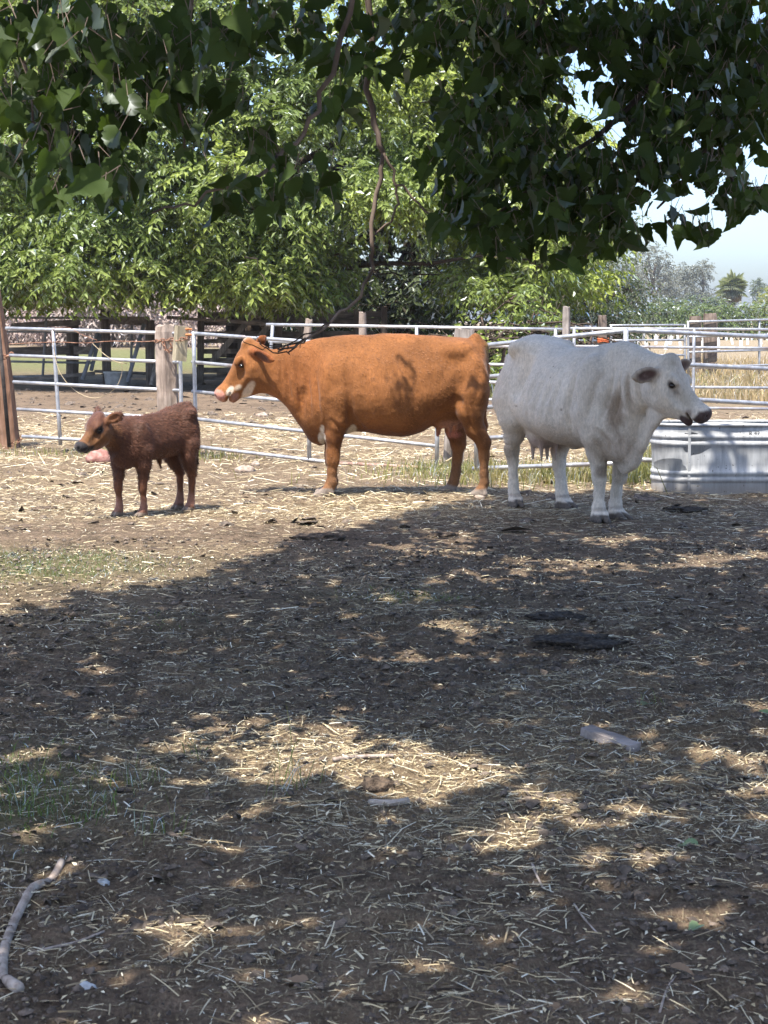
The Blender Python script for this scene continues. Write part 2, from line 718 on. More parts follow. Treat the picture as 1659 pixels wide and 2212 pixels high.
M_LEAF_BG = leaf_mat('leaf_sunny', (.305, .36, .078), (1.0, 1.05, .5), .20, .45, .38, .35, (.15, .205, .05))
M_LEAF_NEAR = leaf_mat('leaf_mulberry', (.052, .078, .025), (1.15, 1.3, .45), .045, .55, .4)
M_LEAF_OAK = leaf_mat('leaf_greygreen', (.095, .125, .045), (.8, .9, .5), .35, .45, .3, .4)
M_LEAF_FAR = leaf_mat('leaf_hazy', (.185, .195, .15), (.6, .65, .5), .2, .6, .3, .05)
M_LEAF_HEDGE = leaf_mat('leaf_vine', (.12, .165, .045), (.9, 1, .4), .3, .5, .35, .3)
M_LEAF_YEL = leaf_mat('leaf_yellowgreen', (.22, .24, .05), (.9, 1, .4), .3, .5, .3, .2)
M_BARK = wood_mat('bark', (.035, .026, .02), (.085, .065, .05), (.15, .12, .095), 40, 'Z', .9)
M_BARK_P = wood_mat('bark_pale', (.10, .078, .065), (.20, .16, .13), (.29, .235, .195), 40, 'Z', .6)


def limb_path(a, b, n, sag, rng, wob):
    a = np.array(a, float)
    b = np.array(b, float)
    t = np.linspace(0, 1, n)
    p = a + (b - a) * t[:, None]
    p[:, 2] += sag * np.sin(np.pi * t)
    w = rng.normal(0, wob, (n, 3))
    w[0] = 0
    w[-1] = 0
    return p + w


# ---------------------------------------------------------------- the big sunlit tree behind the pens
def big_tree(seed, c, crown, clumps, leaf_len, mat, name, label, trunk_r, ntrunk=1, spr_per=46, m=13, low=1.9, bark=M_BARK, csize=(.8, 1.5), holes=(), extra=(), dome=False, flat=.62):
    """c: base x,y ; crown: (rx, ry, z_low, z_top)"""
    rng = np.random.default_rng(seed)
    root = empty(name, (c[0], c[1], 0))
    tag(root, label, 'tree')
    rx, ry, z0, z1 = crown
    cz = (z0 + z1) / 2
    hz = (z1 - z0) / 2
    cen = []
    tries = 0
    while len(cen) < clumps and tries < clumps * 60:
        tries += 1
        u = unit(rng.normal(0, 1, 3))
        r = rng.uniform(.5, 1.0) ** .5
        if dome:
            u[2] = abs(u[2])
            q = np.array([u[0] * rx, u[1] * ry, (u[2] * 2 - 1) * hz + .35]) * np.array([r, r, 1])
            if q[1] > .45 * ry:
                continue
            if q[2] > 8.6 - cz and rng.random() < .5:
                continue
        else:
            q = np.array([u[0] * rx, u[1] * ry, u[2] * hz]) * r
            # flat bottom: branches sweep low
            if q[2] < -.8 * hz:
                q[2] = -.8 * hz + rng.uniform(0, .25)
        wpos = np.array([c[0], c[1], cz]) + q
        px, py, dp = proj(wpos)
        if any((px - hx) ** 2 / (ha * ha) + (py - hy) ** 2 / (hb * hb) < 1 for hx, hy, ha, hb in holes) and q[1] < .35 * ry:
            continue
        cen.append(q)
    for e in extra:
        cen.append(np.array(e, float) - np.array([c[0], c[1], cz]))
    cen = np.array(cen)
    allP, allD, allL = [], [], []
    for q in cen:
        cr = rng.uniform(*csize)
        k = int(spr_per * (cr / csize[1]) ** 1.5) + 8
        u = unit(rng.normal(0, 1, (k, 3)) + np.array([0, 0, .25]) + unit(q / np.array([rx, ry, hz])) * .5)
        b = q + u * cr * rng.uniform(.25, .9, (k, 1)) * np.array([1, 1, flat])
        d = unit(u * np.array([1, 1, .35]) + rng.normal(0, .3, (k, 3)))
        allP.append(b)
        allD.append(d)
        allL.append(rng.uniform(.45, .95, k) * max(leaf_len, .18) * 5.5)
    P = np.vstack(allP) + np.array([0, 0, cz])
    D = np.vstack(allD)
    L = np.concatenate(allL)
    pos, Mx, sc = sprays(P, D, L, m, .45, rng, leaf_len)
    keep = pos[:, 2] > low * (.75 + .25 * rng.random(len(pos)))
    me = leaf_mesh('crown', LEAF_S, pos[keep], Mx[keep], sc[keep], rng)
    tag(link('crown', me, mat, root), kind='stuff')
    # trunk and limbs
    mb = MB()
    for i in range(ntrunk):
        bx, by = rng.normal(0, .5 if ntrunk > 1 else .02, 2)
        top = np.array([bx * 1.8, by * 1.8, z0 + (z1 - z0) * .55])
        pth = limb_path((bx, by, -.1), top, 7, 0, rng, .12)
        mb = MB()
        mb.tube(pth, list(np.linspace(trunk_r, trunk_r * .35, 7)), 9)
        mb.build('trunk', bark, root, True)
    mb = MB()
    pick = rng.choice(len(cen), min(len(cen), 20), replace=False)
    for i in pick:
        q = cen[i] + np.array([0, 0, cz])
        st = np.array([q[0] * .06, q[1] * .06, max(z0 + .4, q[2] * .55)])
        pth = limb_path(st, q, 7, .25, rng, .10)
        mb.tube(pth, list(np.linspace(trunk_r * .24, .02, 7)), 6)
        for j in range(4):
            d = unit(rng.normal(0, 1, 3))
            e = q + d * np.array([1.1, 1.1, .6])
            mb.tube(limb_path(q - d * .2, e, 4, -.1, rng, .05), [.02, .015, .01, .006], 4, False)
    # thin hanging twigs along the underside
    for j in range(90):
        a = rng.uniform(0, 2 * math.pi)
        rr = rng.uniform(.3, 1.0)
        s0 = np.array([math.cos(a) * rx * rr, math.sin(a) * ry * rr, low + rng.uniform(.3, 1.2)])
        e0 = s0 + np.array([rng.normal(0, .9), rng.normal(0, .6), -rng.uniform(.1, .8)])
        mb.tube(limb_path(s0, e0, 6, .15, rng, .06), list(np.linspace(.022, .006, 6)), 4, False)
    tag(mb.build('branches', bark, root, True), kind='stuff')
    return root


TREE_Y = 44.5
tx = lambda px, Y: (px - 829.5) / FOC * Y
big_tree(3, (tx(520, TREE_Y), TREE_Y), (8.4, 6.6, 1.9, 12.0), 540, .185, M_LEAF_BG, 'mulberry_tree',
         'huge sunlit green tree spreading behind the cattle pens', .45, 3, 56, 14, 1.95, csize=(.55, 1.25), flat=.38,
         holes=((865, 535, 185, 105),), dome=True,
         extra=[tuple(at(px_ + random.uniform(-25, 25), yy_ + random.uniform(-26, 26), Y_ + random.uniform(-1.2, 1.2))) for px_ in range(-20, 1190, 36) for yy_, Y_ in ((585, 39.5), (520, 40.0), (450, 40.0))
                if not (680 < px_ < 1040 and yy_ > 430) and random.random() < .72] + [tuple(at(px_ + random.uniform(-25, 25), 618 + random.uniform(-14, 14), 40.0 + random.uniform(-1.2, 1.2))) for px_ in range(-20, 680, 40) if random.random() < .6])
big_tree(4, (tx(850, 55), 55.0), (4.8, 2.6, .9, 8.0), 90, .27, M_LEAF_OAK, 'mulberry_tree',
         'darker tree whose leaves close the gaps behind the huge tree', .35, 2, 50, 12, .7, csize=(1.0, 1.7))
# a leafier low bough that hangs into the sun at the right end
big_tree(8, (tx(1110, 37), 37.0), (1.0, .8, .3, 2.1), 12, .16, M_LEAF_BG, 'shrub',
         'bright yellow-green bush in sun in front of the huge tree', .06, 3, 40, 10, .25, csize=(.35, .6))
big_tree(21, (tx(1275, 66), 66.0), (1.35, 1.5, .7, 5.4), 30, .15, M_LEAF_OAK, 'oak_tree',
         'dull grey-green tree at the right end of the huge tree', .22, 2, 44, 12, .5, csize=(.7, 1.2))
big_tree(25, (tx(1235, 58), 58.0), (1.6, 1.6, .2, 2.2), 14, .15, M_LEAF_OAK, 'shrub',
         'dull green bush low behind the weathered leaning post', .08, 3, 40, 10, .2, csize=(.4, .8))


# ---------------------------------------------------------------- far trees
def far_tree(seed, px, Y, w, h, mat, name, label, clumps=22, m=9, group=None, leaf=.5, zlow=.15, cat='tree', conic=0.0):
    rng = np.random.default_rng(seed)
    x = tx(px, Y)
    root = empty(name, (x, Y, 0))
    tag(root, label, cat, group)
    cen = []
    for i in range(clumps):
        z = h * (zlow + (1 - zlow) * rng.random() ** .8)
        f = (1 - conic * z / h) * math.sqrt(max(.05, 1 - ((z / h - .5) / .56) ** 2))
        a = rng.uniform(0, 2 * math.pi)
        r = w / 2 * f * math.sqrt(rng.random())
        cen.append((math.cos(a) * r, math.sin(a) * r, z))
    cen = np.array(cen)
    k = 34
    u = unit(rng.normal(0, 1, (clumps, k, 3)))
    cr = rng.uniform(.10, .2, (clumps, 1, 1)) * max(w, h * .6)
    b = (cen[:, None, :] + u * cr * rng.uniform(.3, 1, (clumps, k, 1))).reshape(-1, 3)
    d = unit(u.reshape(-1, 3) + rng.normal(0, .3, (clumps * k, 3)))
    pos, Mx, sc = sprays(b, d, np.full(len(b), leaf * 3.0), m, .4, rng, leaf)
    keep = pos[:, 2] > .05
    me = leaf_mesh('crown', LEAF_S, pos[keep], Mx[keep], sc[keep], rng)
    tag(link('crown', me, mat, root), kind='stuff')
    mb = MB()
    mb.tube(limb_path((0, 0, -.1), (rng.normal(0, .2), 0, h * .8), 5, 0, rng, .1), list(np.linspace(h * .03, h * .008, 5)), 6)
    for i in range(min(10, clumps)):
        mb.tube(limb_path((0, 0, cen[i, 2] * .6), cen[i], 4, .2, rng, .1), [h * .012, h * .01, h * .006, h * .003], 5, False)
    mb.build('trunk', M_BARK_P, root, True)
    return root


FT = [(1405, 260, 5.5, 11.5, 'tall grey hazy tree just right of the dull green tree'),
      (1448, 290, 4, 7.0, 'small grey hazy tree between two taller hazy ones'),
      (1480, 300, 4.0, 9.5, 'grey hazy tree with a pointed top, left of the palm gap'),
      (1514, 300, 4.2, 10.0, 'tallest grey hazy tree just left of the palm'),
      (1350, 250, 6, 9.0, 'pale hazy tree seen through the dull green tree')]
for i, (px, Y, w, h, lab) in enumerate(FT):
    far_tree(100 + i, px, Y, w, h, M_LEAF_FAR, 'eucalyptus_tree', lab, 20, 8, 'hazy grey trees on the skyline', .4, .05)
for i, (px, w, h, lab) in enumerate([(1420, 7, 3.4, 'low blue-green bush under the tall grey hazy tree'), (1470, 8, 3.0, 'low blue-green bush behind the vine row, middle of three'),
                                     (1522, 7, 3.2, 'low blue-green bush beside the palm foot')]):
    far_tree(130 + i, px, 225, w, h, M_LEAF_OAK, 'bush', lab, 16, 8, 'low bushes behind the vine row', .5, .0, 'bush')
far_tree(140, 1690, 200, 6.5, 4.2, M_LEAF_YEL, 'citrus_tree', 'yellow-green rounded tree at the right edge behind the vine row', 24, 9, None, .45, .0)
far_tree(141, 1632, 420, 3.5, 9.5, M_LEAF_OAK, 'conifer_tree', 'tiny dark pointed conifer on the skyline right of the palm', 10, 8, None, .5, .1, 'tree', .9)
# dry brush seen under the big tree
for i in range(9):
    far_tree(160 + i, -60 + i * 62 + random.uniform(-12, 12), 100 + random.uniform(-8, 14), random.uniform(4.0, 6.0), random.uniform(2.2, 3.3), leaf_mat('dry_brush_%d' % i, (.44 + .06 * random.random(), .37, .325), (.4, .38, .36), .1, .7, .35, .4),
             'dry_bush', ['bare pinkish brown bush seen under the huge tree, first from the left edge', 'bare pinkish brown bush seen under the huge tree, second from the left edge',
                          'bare pinkish brown bush seen left of the notched gate post', 'bare pinkish brown bush seen right behind the middle bar of the left gate',
                          'bare pinkish brown bush seen behind the leaning poles', 'bare pinkish brown bush seen above the metal feed tub', 'bare pinkish brown bush seen behind the thick chained post',
                          'bare pinkish brown bush seen beyond the left end of the plank pen', 'bare pinkish brown bush seen through the plank pen'][i],
             12, 7, 'dry bushes beyond the huge tree', .35, .0, 'bush')


# vine row with white grow tubes
ORD = ['first', 'second', 'third', 'fourth', 'fifth', 'sixth', 'seventh', 'eighth', 'ninth', 'tenth', 'eleventh', 'twelfth', 'thirteenth', 'fourteenth', 'fifteenth']


def vine_row():
    rng = np.random.default_rng(77)
    Y = 135.0
    M_TUBE = gen_noise_mat('grow_tube_white', (.75, .75, .74), (.85, .85, .84), 3, .5, .05)
    me_t = MB().tube([(0, 0, 0), (0, 0, .45)], [.085, .08], 8).mesh('grow_tube')
    me_t.materials.append(M_TUBE)
    k = 0
    for row, (YY, n, st) in enumerate(((135.0, 14, 26), (112.0, 11, 33), (92.0, 9, 40))):
        for i in range(n):
            px = 1312 + i * st + rng.uniform(-7, 7)
            if px > 1700:
                continue
            x = tx(px, YY)
            if row == 0:
                root = empty('grapevine', (x, YY + 1.2, 0))
                tag(root, '%s leafy vine from the left in the far green row' % ORD[i], 'vine', 'vines in the far green row')
                c = 44
                b = np.stack([rng.normal(0, .55, c), rng.normal(0, .5, c), rng.uniform(.5, 2.65, c)], 1)
                d = unit(rng.normal(0, 1, (c, 3)))
                pos, Mx, sc = sprays(b, d, np.full(c, .9), 10, .4, rng, .34)
                tag(link('crown', leaf_mesh('crown', LEAF_S, pos, Mx, sc, rng), M_LEAF_HEDGE, root), kind='stuff')
                MB().tube([(0, 0, 0), (.03, 0, 1.0), (0, 0, 2.2)], [.06, .05, .03], 6).build('trunk', M_BARK, root)
            o = link('grow_tube', me_t)
            o.location = (x, YY, 0)
            o.rotation_euler = (rng.normal(0, .08), rng.normal(0, .10), 0)
            s_ = rng.uniform(.8, 1.25)
            o.scale = (s_, s_, s_)
            tag(o, '%s white grow tube from the left in %s' % (ORD[i], ('the farthest row below the vines', 'the middle row', 'the nearest row')[row]),
                'grow tube', ['grow tubes in the farthest row', 'grow tubes in the middle row', 'grow tubes in the nearest row'][row])


vine_row()


# fan palm
def palm():
    rng = np.random.default_rng(9)
    Y = 240.0
    root = empty('palm_tree', (tx(1576, Y), Y, 0))
    tag(root, 'shaggy fan palm standing against the sky behind the vine row', 'tree')
    MB().tube([(0, 0, -.1), (.05, 0, 2.6), (0, 0, 5.7)], [.5, .45, .4], 10).build('trunk', M_BARK, root, True)
    m_g = leaf_mat('palm_green', (.33, .36, .15), (.8, .9, .5), .25, .5, .3, .3)
    m_d = leaf_mat('palm_dead', (.46, .38, .2), (.6, .5, .3), .1, .7, .3, .3)
    fan_v = [(0, 0, 0)]
    fan_f = []
    n = 13
    for i in range(n):
        a = R(-80 + 160 * i / (n - 1))
        a2 = R(160 / (n - 1) * .46)
        fan_v += [(math.sin(a - a2) * .55, math.cos(a - a2) * .55, .02), (math.sin(a) * 1.0, math.cos(a) * 1.0, -.22), (math.sin(a + a2) * .55, math.cos(a + a2) * .55, .02)]
        b = 1 + i * 3
        fan_f += [(0, b, b + 1), (0, b + 1, b + 2)]
    me1 = mesh_np('frond', np.array(fan_v), np.array(fan_f))
    me1.materials.append(m_g)
    me2 = mesh_np('frond', np.array(fan_v), np.array(fan_f))
    me2.materials.append(m_d)
    for i in range(120):
        t = rng.random()
        el = R(88 - 155 * t)
        az = rng.uniform(0, 2 * math.pi)
        d = Vector((math.cos(az) * math.cos(el), math.sin(az) * math.cos(el), math.sin(el)))
        o = link('frond', me2 if el < R(-38) else me1, None, root)
        L = rng.uniform(.35, 1.15)
        o.location = Vector((0, 0, 5.5)) + d * L
        up = Vector((0, 0, 1)) if abs(d.z) < .95 else Vector((1, 0, 0))
        s = d.cross(up).normalized()
        nn = s.cross(d)
        o.rotation_euler = Matrix((s, d, nn)).transposed().to_euler()
        k = rng.uniform(1.0, 1.5)
        o.scale = (k, k, k)
        stem = MB().tube([(0, 0, 5.8), tuple(o.location)], [.05, .03], 4, False)
        if i % 7 == 0:
            stem.build('stem', m_g, root)


palm()


# ---------------------------------------------------------------- the tree overhead: hanging boughs, leaves, canopy
def overhead_tree():
    rng = np.random.default_rng(31)
    base = Vector((4.6, 5.2, 0))
    root = empty('shade_tree', base)
    tag(root, 'broad-leaved shade tree overhead with dark hanging boughs and large leaves', 'tree')
    B = np.array(base)
    mb = MB()
    mb.tube(limb_path((0, 0, -.1), (-.2, .2, 3.0), 6, 0, rng, .05), [.42, .34, .30, .28, .26, .24], 12)
    mb.build('trunk', M_BARK, root, True)
    # main limbs
    mb = MB()
    limbs = [((-.2, .2, 2.8), (-3.4, 2.2, 4.6)), ((-.2, .2, 2.8), (-6.6, .8, 4.7)), ((-.2, .2, 2.9), (-1.4, 6.8, 4.7)), ((-.2, .2, 2.9), (-5.2, 4.2, 4.5)), ((-.2, .2, 2.9), (1.6, 5.0, 4.8)), ((-.2, .2, 2.9), (-4.0, -1.8, 4.7)), ((-.2, .2, 2.8), (2.5, -2.5, 4.7))]
    for a, b in limbs:
        pth = limb_path(a, b, 9, .35, rng, .08)
        mb.tube(pth, list(np.linspace(.17, .035, 9)), 8)
        for j in range(7):
            i = rng.integers(3, 9)
            e = pth[i] + np.array([rng.normal(0, 1.0), rng.normal(0, 1.0), rng.uniform(-.1, .5)])
            mb.tube(limb_path(pth[i], e, 5, .05, rng, .05), list(np.linspace(.035, .008, 5)), 5, False)
    tag(mb.build('limbs', M_BARK, root, True), kind='stuff')

    # hanging boughs seen in the picture (points given where they hang over the yard)
    def bough(pts, r0, r1, mat=M_BARK_P):
        ps = [np.array(p) - B for p in pts]
        # resample with a little wander
        out = [ps[0]]
        for a, b in zip(ps[:-1], ps[1:]):
            for t in (.33, .66, 1.0):
                q = a + (b - a) * t + (rng.normal(0, .010, 3) if t < 1 else 0)
                out.append(q)
        m_ = MB()
        m_.tube(out, list(np.linspace(r0, r1, len(out))), 7)
        return m_

    def A(px, py, Y):
        return np.array(at(px, py, Y))
    Yb = 8.0
    bmain = [A(775, -420, 7.6), A(795, -60, Yb), A(797, 150, Yb), A(808, 270, Yb), A(828, 330, Yb)]
    bough(bmain, .016, .012).build('bough', M_BARK_P, root, True)
    bough([A(828, 330, Yb), A(812, 420, Yb), A(803, 520, Yb - .05), A(806, 580, Yb - .1), A(780, 640, Yb - .15), (A(715, 695, Yb - .2)), A(650, 738, Yb - .2), A(600, 760, Yb - .2)], .011, .004).build('bough', M_BARK_P, root, True)
    for pts in ([A(715, 695, 7.8), A(670, 720, 7.75), A(620, 745, 7.7), A(575, 752, 7.7), A(530, 725, 7.7)], [A(640, 742, 7.8), A(625, 765, 7.8), A(590, 762, 7.75), A(545, 745, 7.7), A(522, 730, 7.7)],
                [A(622, 748, 7.8), A(600, 756, 7.8)], [A(660, 735, 7.8), A(648, 752, 7.8)], [A(806, 580, 7.9), A(818, 600, 7.85), A(840, 625, 7.85)],
                [A(660, 730, 7.8), A(600, 748, 7.75), A(560, 742, 7.75)]):
        bough(pts, .004, .0015).build('twig', M_BARK, root, True)
    bough([A(828, 330, Yb), A(850, 390, Yb), A(862, 440, Yb), A(845, 480, Yb), A(806, 510, Yb)], .007, .004).build('bough', M_BARK_P, root, True)
    bough([A(856, 400, Yb), A(905, 440, Yb), A(935, 480, Yb), A(925, 520, Yb)], .006, .003).build('bough', M_BARK_P, root, True)
    bough([A(770, -60, 6.8), A(720, 160, 6.8), A(690, 240, 6.8), A(640, 310, 6.8), A(560, 380, 6.7), A(490, 405, 6.7), A(400, 440, 6.7), A(330, 460, 6.6)], .011, .004).build('bough', M_BARK_P, root, True)
    bough([A(60, -60, 6.2), A(50, 60, 6.2), A(45, 120, 6.2), A(70, 220, 6.2), A(110, 330, 6.2)], .009, .004).build('bough', M_BARK_P, root, True)
    bough([A(420, -60, 6.6), A(395, 120, 6.6), A(385, 220, 6.6), A(398, 320, 6.6)], .008, .004).build('bough', M_BARK_P, root, True)
    bough([A(1560, -80, 9), A(1480, 60, 9), A(1420, 160, 8.8), A(1330, 260, 8.6), A(1180, 380, 8.4), A(1060, 470, 8.4)], .022, .006).build('bough', M_BARK, root, True)
    bough([A(1700, 60, 9), A(1600, 220, 8.6), A(1500, 360, 8.4), A(1420, 450, 8.2)], .018, .005).build('bough', M_BARK, root, True)
    bough([A(1560, 320, 8.4), A(1610, 420, 8.0), A(1650, 405, 7.6)], .008, .004).build('bough', M_BARK, root, True)
    bough([A(1200, -80, 9), A(1150, 80, 9), A(1080, 220, 8.8), A(1000, 330, 8.6)], .016, .005).build('bough', M_BARK, root, True)
    # hanging leaf clusters: (px, py, distance, spread px, count)
    CL = [(30, 60, 6.2, 60, 26), (100, 70, 6.2, 70, 30), (40, 210, 6.2, 55, 22), (110, 220, 6.3, 60, 24), (190, 60, 6.4, 70, 28), (190, 180, 6.4, 60, 24), (150, 300, 6.3, 50, 20),
          (215, 350, 6.3, 55, 18), (270, 250, 6.4, 60, 24), (290, 100, 6.5, 70, 26), (330, 190, 6.6, 55, 20), (120, 400, 6.2, 30, 8), (250, 400, 6.3, 40, 10), (20, 330, 6.1, 40, 12),
          (390, 80, 6.6, 70, 22), (400, 200, 6.6, 50, 15), (420, 290, 6.6, 45, 10), (480, 90, 6.7, 60, 16), (540, 60, 6.8, 60, 14), (500, 190, 6.7, 40, 8), (590, 30, 6.9, 60, 16),
          (560, 300, 6.8, 40, 8), (520, 410, 6.7, 45, 10), (580, 420, 6.7, 40, 9), (650, 400, 6.7, 45, 10), (700, 420, 6.7, 35, 8), (600, 340, 6.7, 35, 6), (480, 430, 6.7, 30, 6),
          (660, 60, 7, 60, 14), (730, 40, 7.2, 70, 20), (760, 130, 7.5, 60, 16), (720, 230, 7.2, 50, 9), (840, 60, 7.8, 70, 20), (900, 30, 8, 70, 20), (830, 150, 8, 45, 8),
          (960, 60, 8.2, 80, 24), (1030, 40, 8.4, 80, 28), (1100, 60, 8.6, 80, 30), (1180, 50, 8.8, 80, 30), (1260, 60, 9, 80, 30), (1340, 50, 9, 80, 30), (1420, 50, 9, 80, 34),
          (1500, 50, 9, 80, 36), (1580, 60, 9, 80, 40), (1650, 60, 9, 80, 40), (1050, 150, 8.4, 70, 22), (1120, 180, 8.5, 70, 24), (1180, 150, 8.7, 60, 18), (1330, 150, 8.8, 60, 16), (1400, 150, 8.8, 70, 26),
          (1480, 150, 8.8, 70, 32), (1560, 160, 8.8, 70, 36), (1640, 160, 8.8, 70, 38), (990, 220, 8.3, 50, 14), (1050, 260, 8.4, 60, 22), (1120, 280, 8.4, 60, 24), (1190, 290, 8.5, 60, 20),
          (1350, 250, 8.5, 55, 16), (1420, 250, 8.6, 65, 26), (1500, 250, 8.6, 70, 32), (1580, 260, 8.6, 70, 32), (1650, 260, 8.5, 60, 28), (960, 330, 8.2, 45, 12), (1010, 370, 8.3, 55, 18),
          (1090, 370, 8.3, 60, 24), (1160, 380, 8.3, 60, 24), (1230, 370, 8.3, 60, 26), (1310, 350, 8.3, 60, 26), (1390, 350, 8.3, 60, 26), (1470, 360, 8.2, 60, 24), (1550, 360, 8.2, 50, 14),
          (1620, 420, 7.6, 38, 14), (1000, 440, 8.2, 55, 16), (1060, 470, 8.2, 55, 18), (1140, 460, 8.2, 60, 22), (1220, 460, 8.2, 55, 20), (1290, 450, 8.2, 55, 22), (1350, 430, 8.2, 50, 16),
          (1280, 520, 8.1, 40, 10), (1090, 525, 8.1, 40, 8), (1350, 500, 8.1, 36, 8), (1470, 470, 8.0, 28, 5), (1520, 490, 8.0, 28, 5), (1560, 430, 8.0, 36, 8), (1220, 545, 8.1, 28, 4), (960, 470, 8.2, 30, 6)]
    P, D, Nn, sc, kind = [], [], [], [], []
    for (px, py, Y, sp, n) in CL:
        n = int(n * (1.45 if px < 420 else 1.15 if px < 940 else 1.95))
        dY = rng.normal(0, .35, n)
        qx = px + rng.normal(0, sp * .55, n)
        qy = py + rng.normal(0, sp * .5, n)
        for i in range(n):
            q = at(float(qx[i]), float(qy[i]), float(Y + dY[i]))
            P.append((q.x, q.y, q.z))
            D.append((rng.normal(0, .75), rng.normal(0, .75), -.85))
            Nn.append((rng.normal(0, 1.0), -.2 + rng.normal(0, 1.0), .45))
            sc.append(rng.uniform(.045, .11))
            kind.append(rng.random() < .35)
    P = np.array(P)
    D = unit(np.array(D))
    Nn = unit(np.array(Nn))
    sc = np.array(sc)
    kind = np.array(kind)
    Mx = frames(D, Nn)
    px, py, dep = proj(P)
    vis = (px > -10) & (px < 1670) & (py > -20)
    size = np.where(vis, sc / dep, 0)
    order = np.argsort(-size)
    big = np.zeros(len(P), bool)
    big[order[:300]] = True
    me_b = []
    for tm in (leaf_curl(LEAF_B, .25, .1), leaf_curl(LEAF_L, .45, -.25), leaf_curl(LEAF_B, .55, -.25), leaf_curl(LEAF_B, .7, .45), leaf_curl(LEAF_B, -.25, .5), leaf_curl(LEAF_B, .4, .3), leaf_curl(LEAF_B, .15, -.5)):
        me = mesh_np('leaf', tm[0], tm[1], True)
        a = me.attributes.new('tint', 'FLOAT', 'POINT')
        a.data.foreach_set('value', np.full(len(tm[0]), rng.random(), np.float32))
        me.materials.append(M_LEAF_NEAR)
        me_b.append(me)
    for i in np.where(big)[0]:
        o = bpy.data.objects.new('leaf', me_b[rng.integers(0, len(me_b))])
        COL.objects.link(o)
        o.parent = root
        o.location = Vector(P[i]) - base
        o.rotation_euler = Matrix(Mx[i].tolist()).to_euler()
        o.scale = (sc[i] * rng.uniform(.85, 1.15), sc[i], sc[i])
    r = ~big
    var_ = rng.integers(0, 4, len(P))
    for vi, tm in enumerate((leaf_curl(LEAF_B, .3, .1), leaf_curl(LEAF_B, .7, .35), leaf_curl(LEAF_B, .55, -.35), leaf_curl(LEAF_B, -.2, .5))):
        s_ = r & (var_ == vi)
        me = leaf_mesh('foliage', tm, P[s_] - B, Mx[s_], sc[s_], rng)
        tag(link('foliage', me, M_LEAF_NEAR, root), kind='stuff')
    # leaf stalks for the hanging leaves
    st = MB()
    for i in range(len(P)):
        e = P[i] - B
        s0 = e - D[i] * .05 + rng.normal(0, .012, 3) + np.array([0, 0, .015])
        st.tube([tuple(s0), tuple(e)], [.0016, .0012], 3, False)
    tag(st.build('leaf_stalks', M_BARK_P, root), kind='stuff')

    # the canopy proper, above the frame: shades the yard
    def shade_target(gx, gy):
        """0..1 leaf cover wanted over the ground point where its shadow lands"""
        bx = np.array([-6.0, -1.9, -.91, -.58, .07, .65, 2.1, 3.36, 8.0])
        by = np.array([8.6, 9.3, 11.0, 12.0, 13.9, 15.3, 16.3, 15.75, 15.7])
        edge = np.interp(gx, bx, by)
        edge = edge + .8 * (fbm(gx / .9, gy / .9, 203, 2) - .5)
        cov = 1 - sstep(-.25, .3, gy - edge)
        # thin places where the sun comes through
        dap = fbm(gx / .42 + 3, gy / .62, 207, 3)
        thin = sstep(.735, .79, dap)
        right = sstep(9.5, 11.5, gy) * sstep(-.6, .6, gx)
        thin_r = sstep(.48, .54, fbm(gx / .5, gy / .45, 211, 3)) * right * (1 - sstep(13.0, 13.6, gy))
        cov = cov * (1 - .92 * thin) * (1 - .97 * thin_r)
        for (ax, ay, rx, ry) in ((-.40, 6.55, .34, .30), (-.12, 6.2, .36, .20), (.16, 6.0, .30, .16), (-.36, 5.95, .12, .10), (.42, 5.35, .12, .09), (.28, 5.12, .10, .06), (.15, 8.15, .22, .10), (-.6, 4.42, .15, .07), (-.36, 4.5, .13, .05),
                                 (1.18, 5.75, .12, .07), (1.30, 5.45, .12, .06), (-1.30, 5.55, .16, .10), (-1.0, 5.35, .12, .08), (1.45, 7.15, .07, .09), (1.25, 4.75, .08, .05), (.75, 4.55, .10, .05), (-1.0, 6.3, .14, .08), (-1.35, 6.2, .12, .08), (1.05, 6.3, .10, .06), (.86, 5.62, .09, .06), (.1, 4.2, .10, .04), (.55, 6.75, .10, .07), (-.8, 7.1, .12, .06)):
            e = ((gx - ax) / (rx * 1.38)) ** 2 + ((gy - ay) / (ry * 1.38)) ** 2
            cov = cov * (1 - (1 - sstep(.6, 1.2, e + .7 * (fbm(gx / .16, gy / .16, 213, 2) - .5))))
        return cov
    n = 58000
    gx = rng.uniform(-4.2, 5.6, n)
    gy = rng.uniform(3.1, 17.2, n)
    z = rng.uniform(3.95, 5.3, n) + .3 * np.sin(gx * 1.3) * np.cos(gy * .9)
    cov = shade_target(gx, gy)
    keep = (rng.random(n) < cov) & (np.abs(gx - .25) < 1.35 + .19 * gy)
    gx, gy, z = gx[keep], gy[keep], z[keep]
    ex, ey = rng.uniform(1.0, 2.5, 3600), rng.uniform(13.2, 15.9, 3600)
    ez = rng.uniform(4.2, 5.3, 3600)
    gx, gy, z = np.concatenate([gx, ex]), np.concatenate([gy, ey]), np.concatenate([z, ez])
    CP = np.stack([gx - SHX * z, gy - SHY * z, z], 1)
    # keep out of the picture except where it is leafy anyway
    qx, qy, qd = proj(CP)
    inside = (qd > 0) & (qx > 0) & (qx < 1659) & (qy > 10) & (qx < 900)
    CP = CP[~inside]
    d = unit(rng.normal(0, 1, (len(CP), 3)) * np.array([1, 1, .5]) + np.array([0, 0, -.35]))
    nn = unit(rng.normal(0, .5, (len(CP), 3)) + np.array([0, 0, 1.0]))
    q4 = (np.array([(0, 0, 0), (.40, .28, .06), (.26, .72, -.02), (0, 1.05, -.12), (-.26, .72, -.02), (-.40, .28, .06)], float),
          np.array([(0, 1, 2), (0, 2, 3), (0, 3, 4), (0, 4, 5)]))
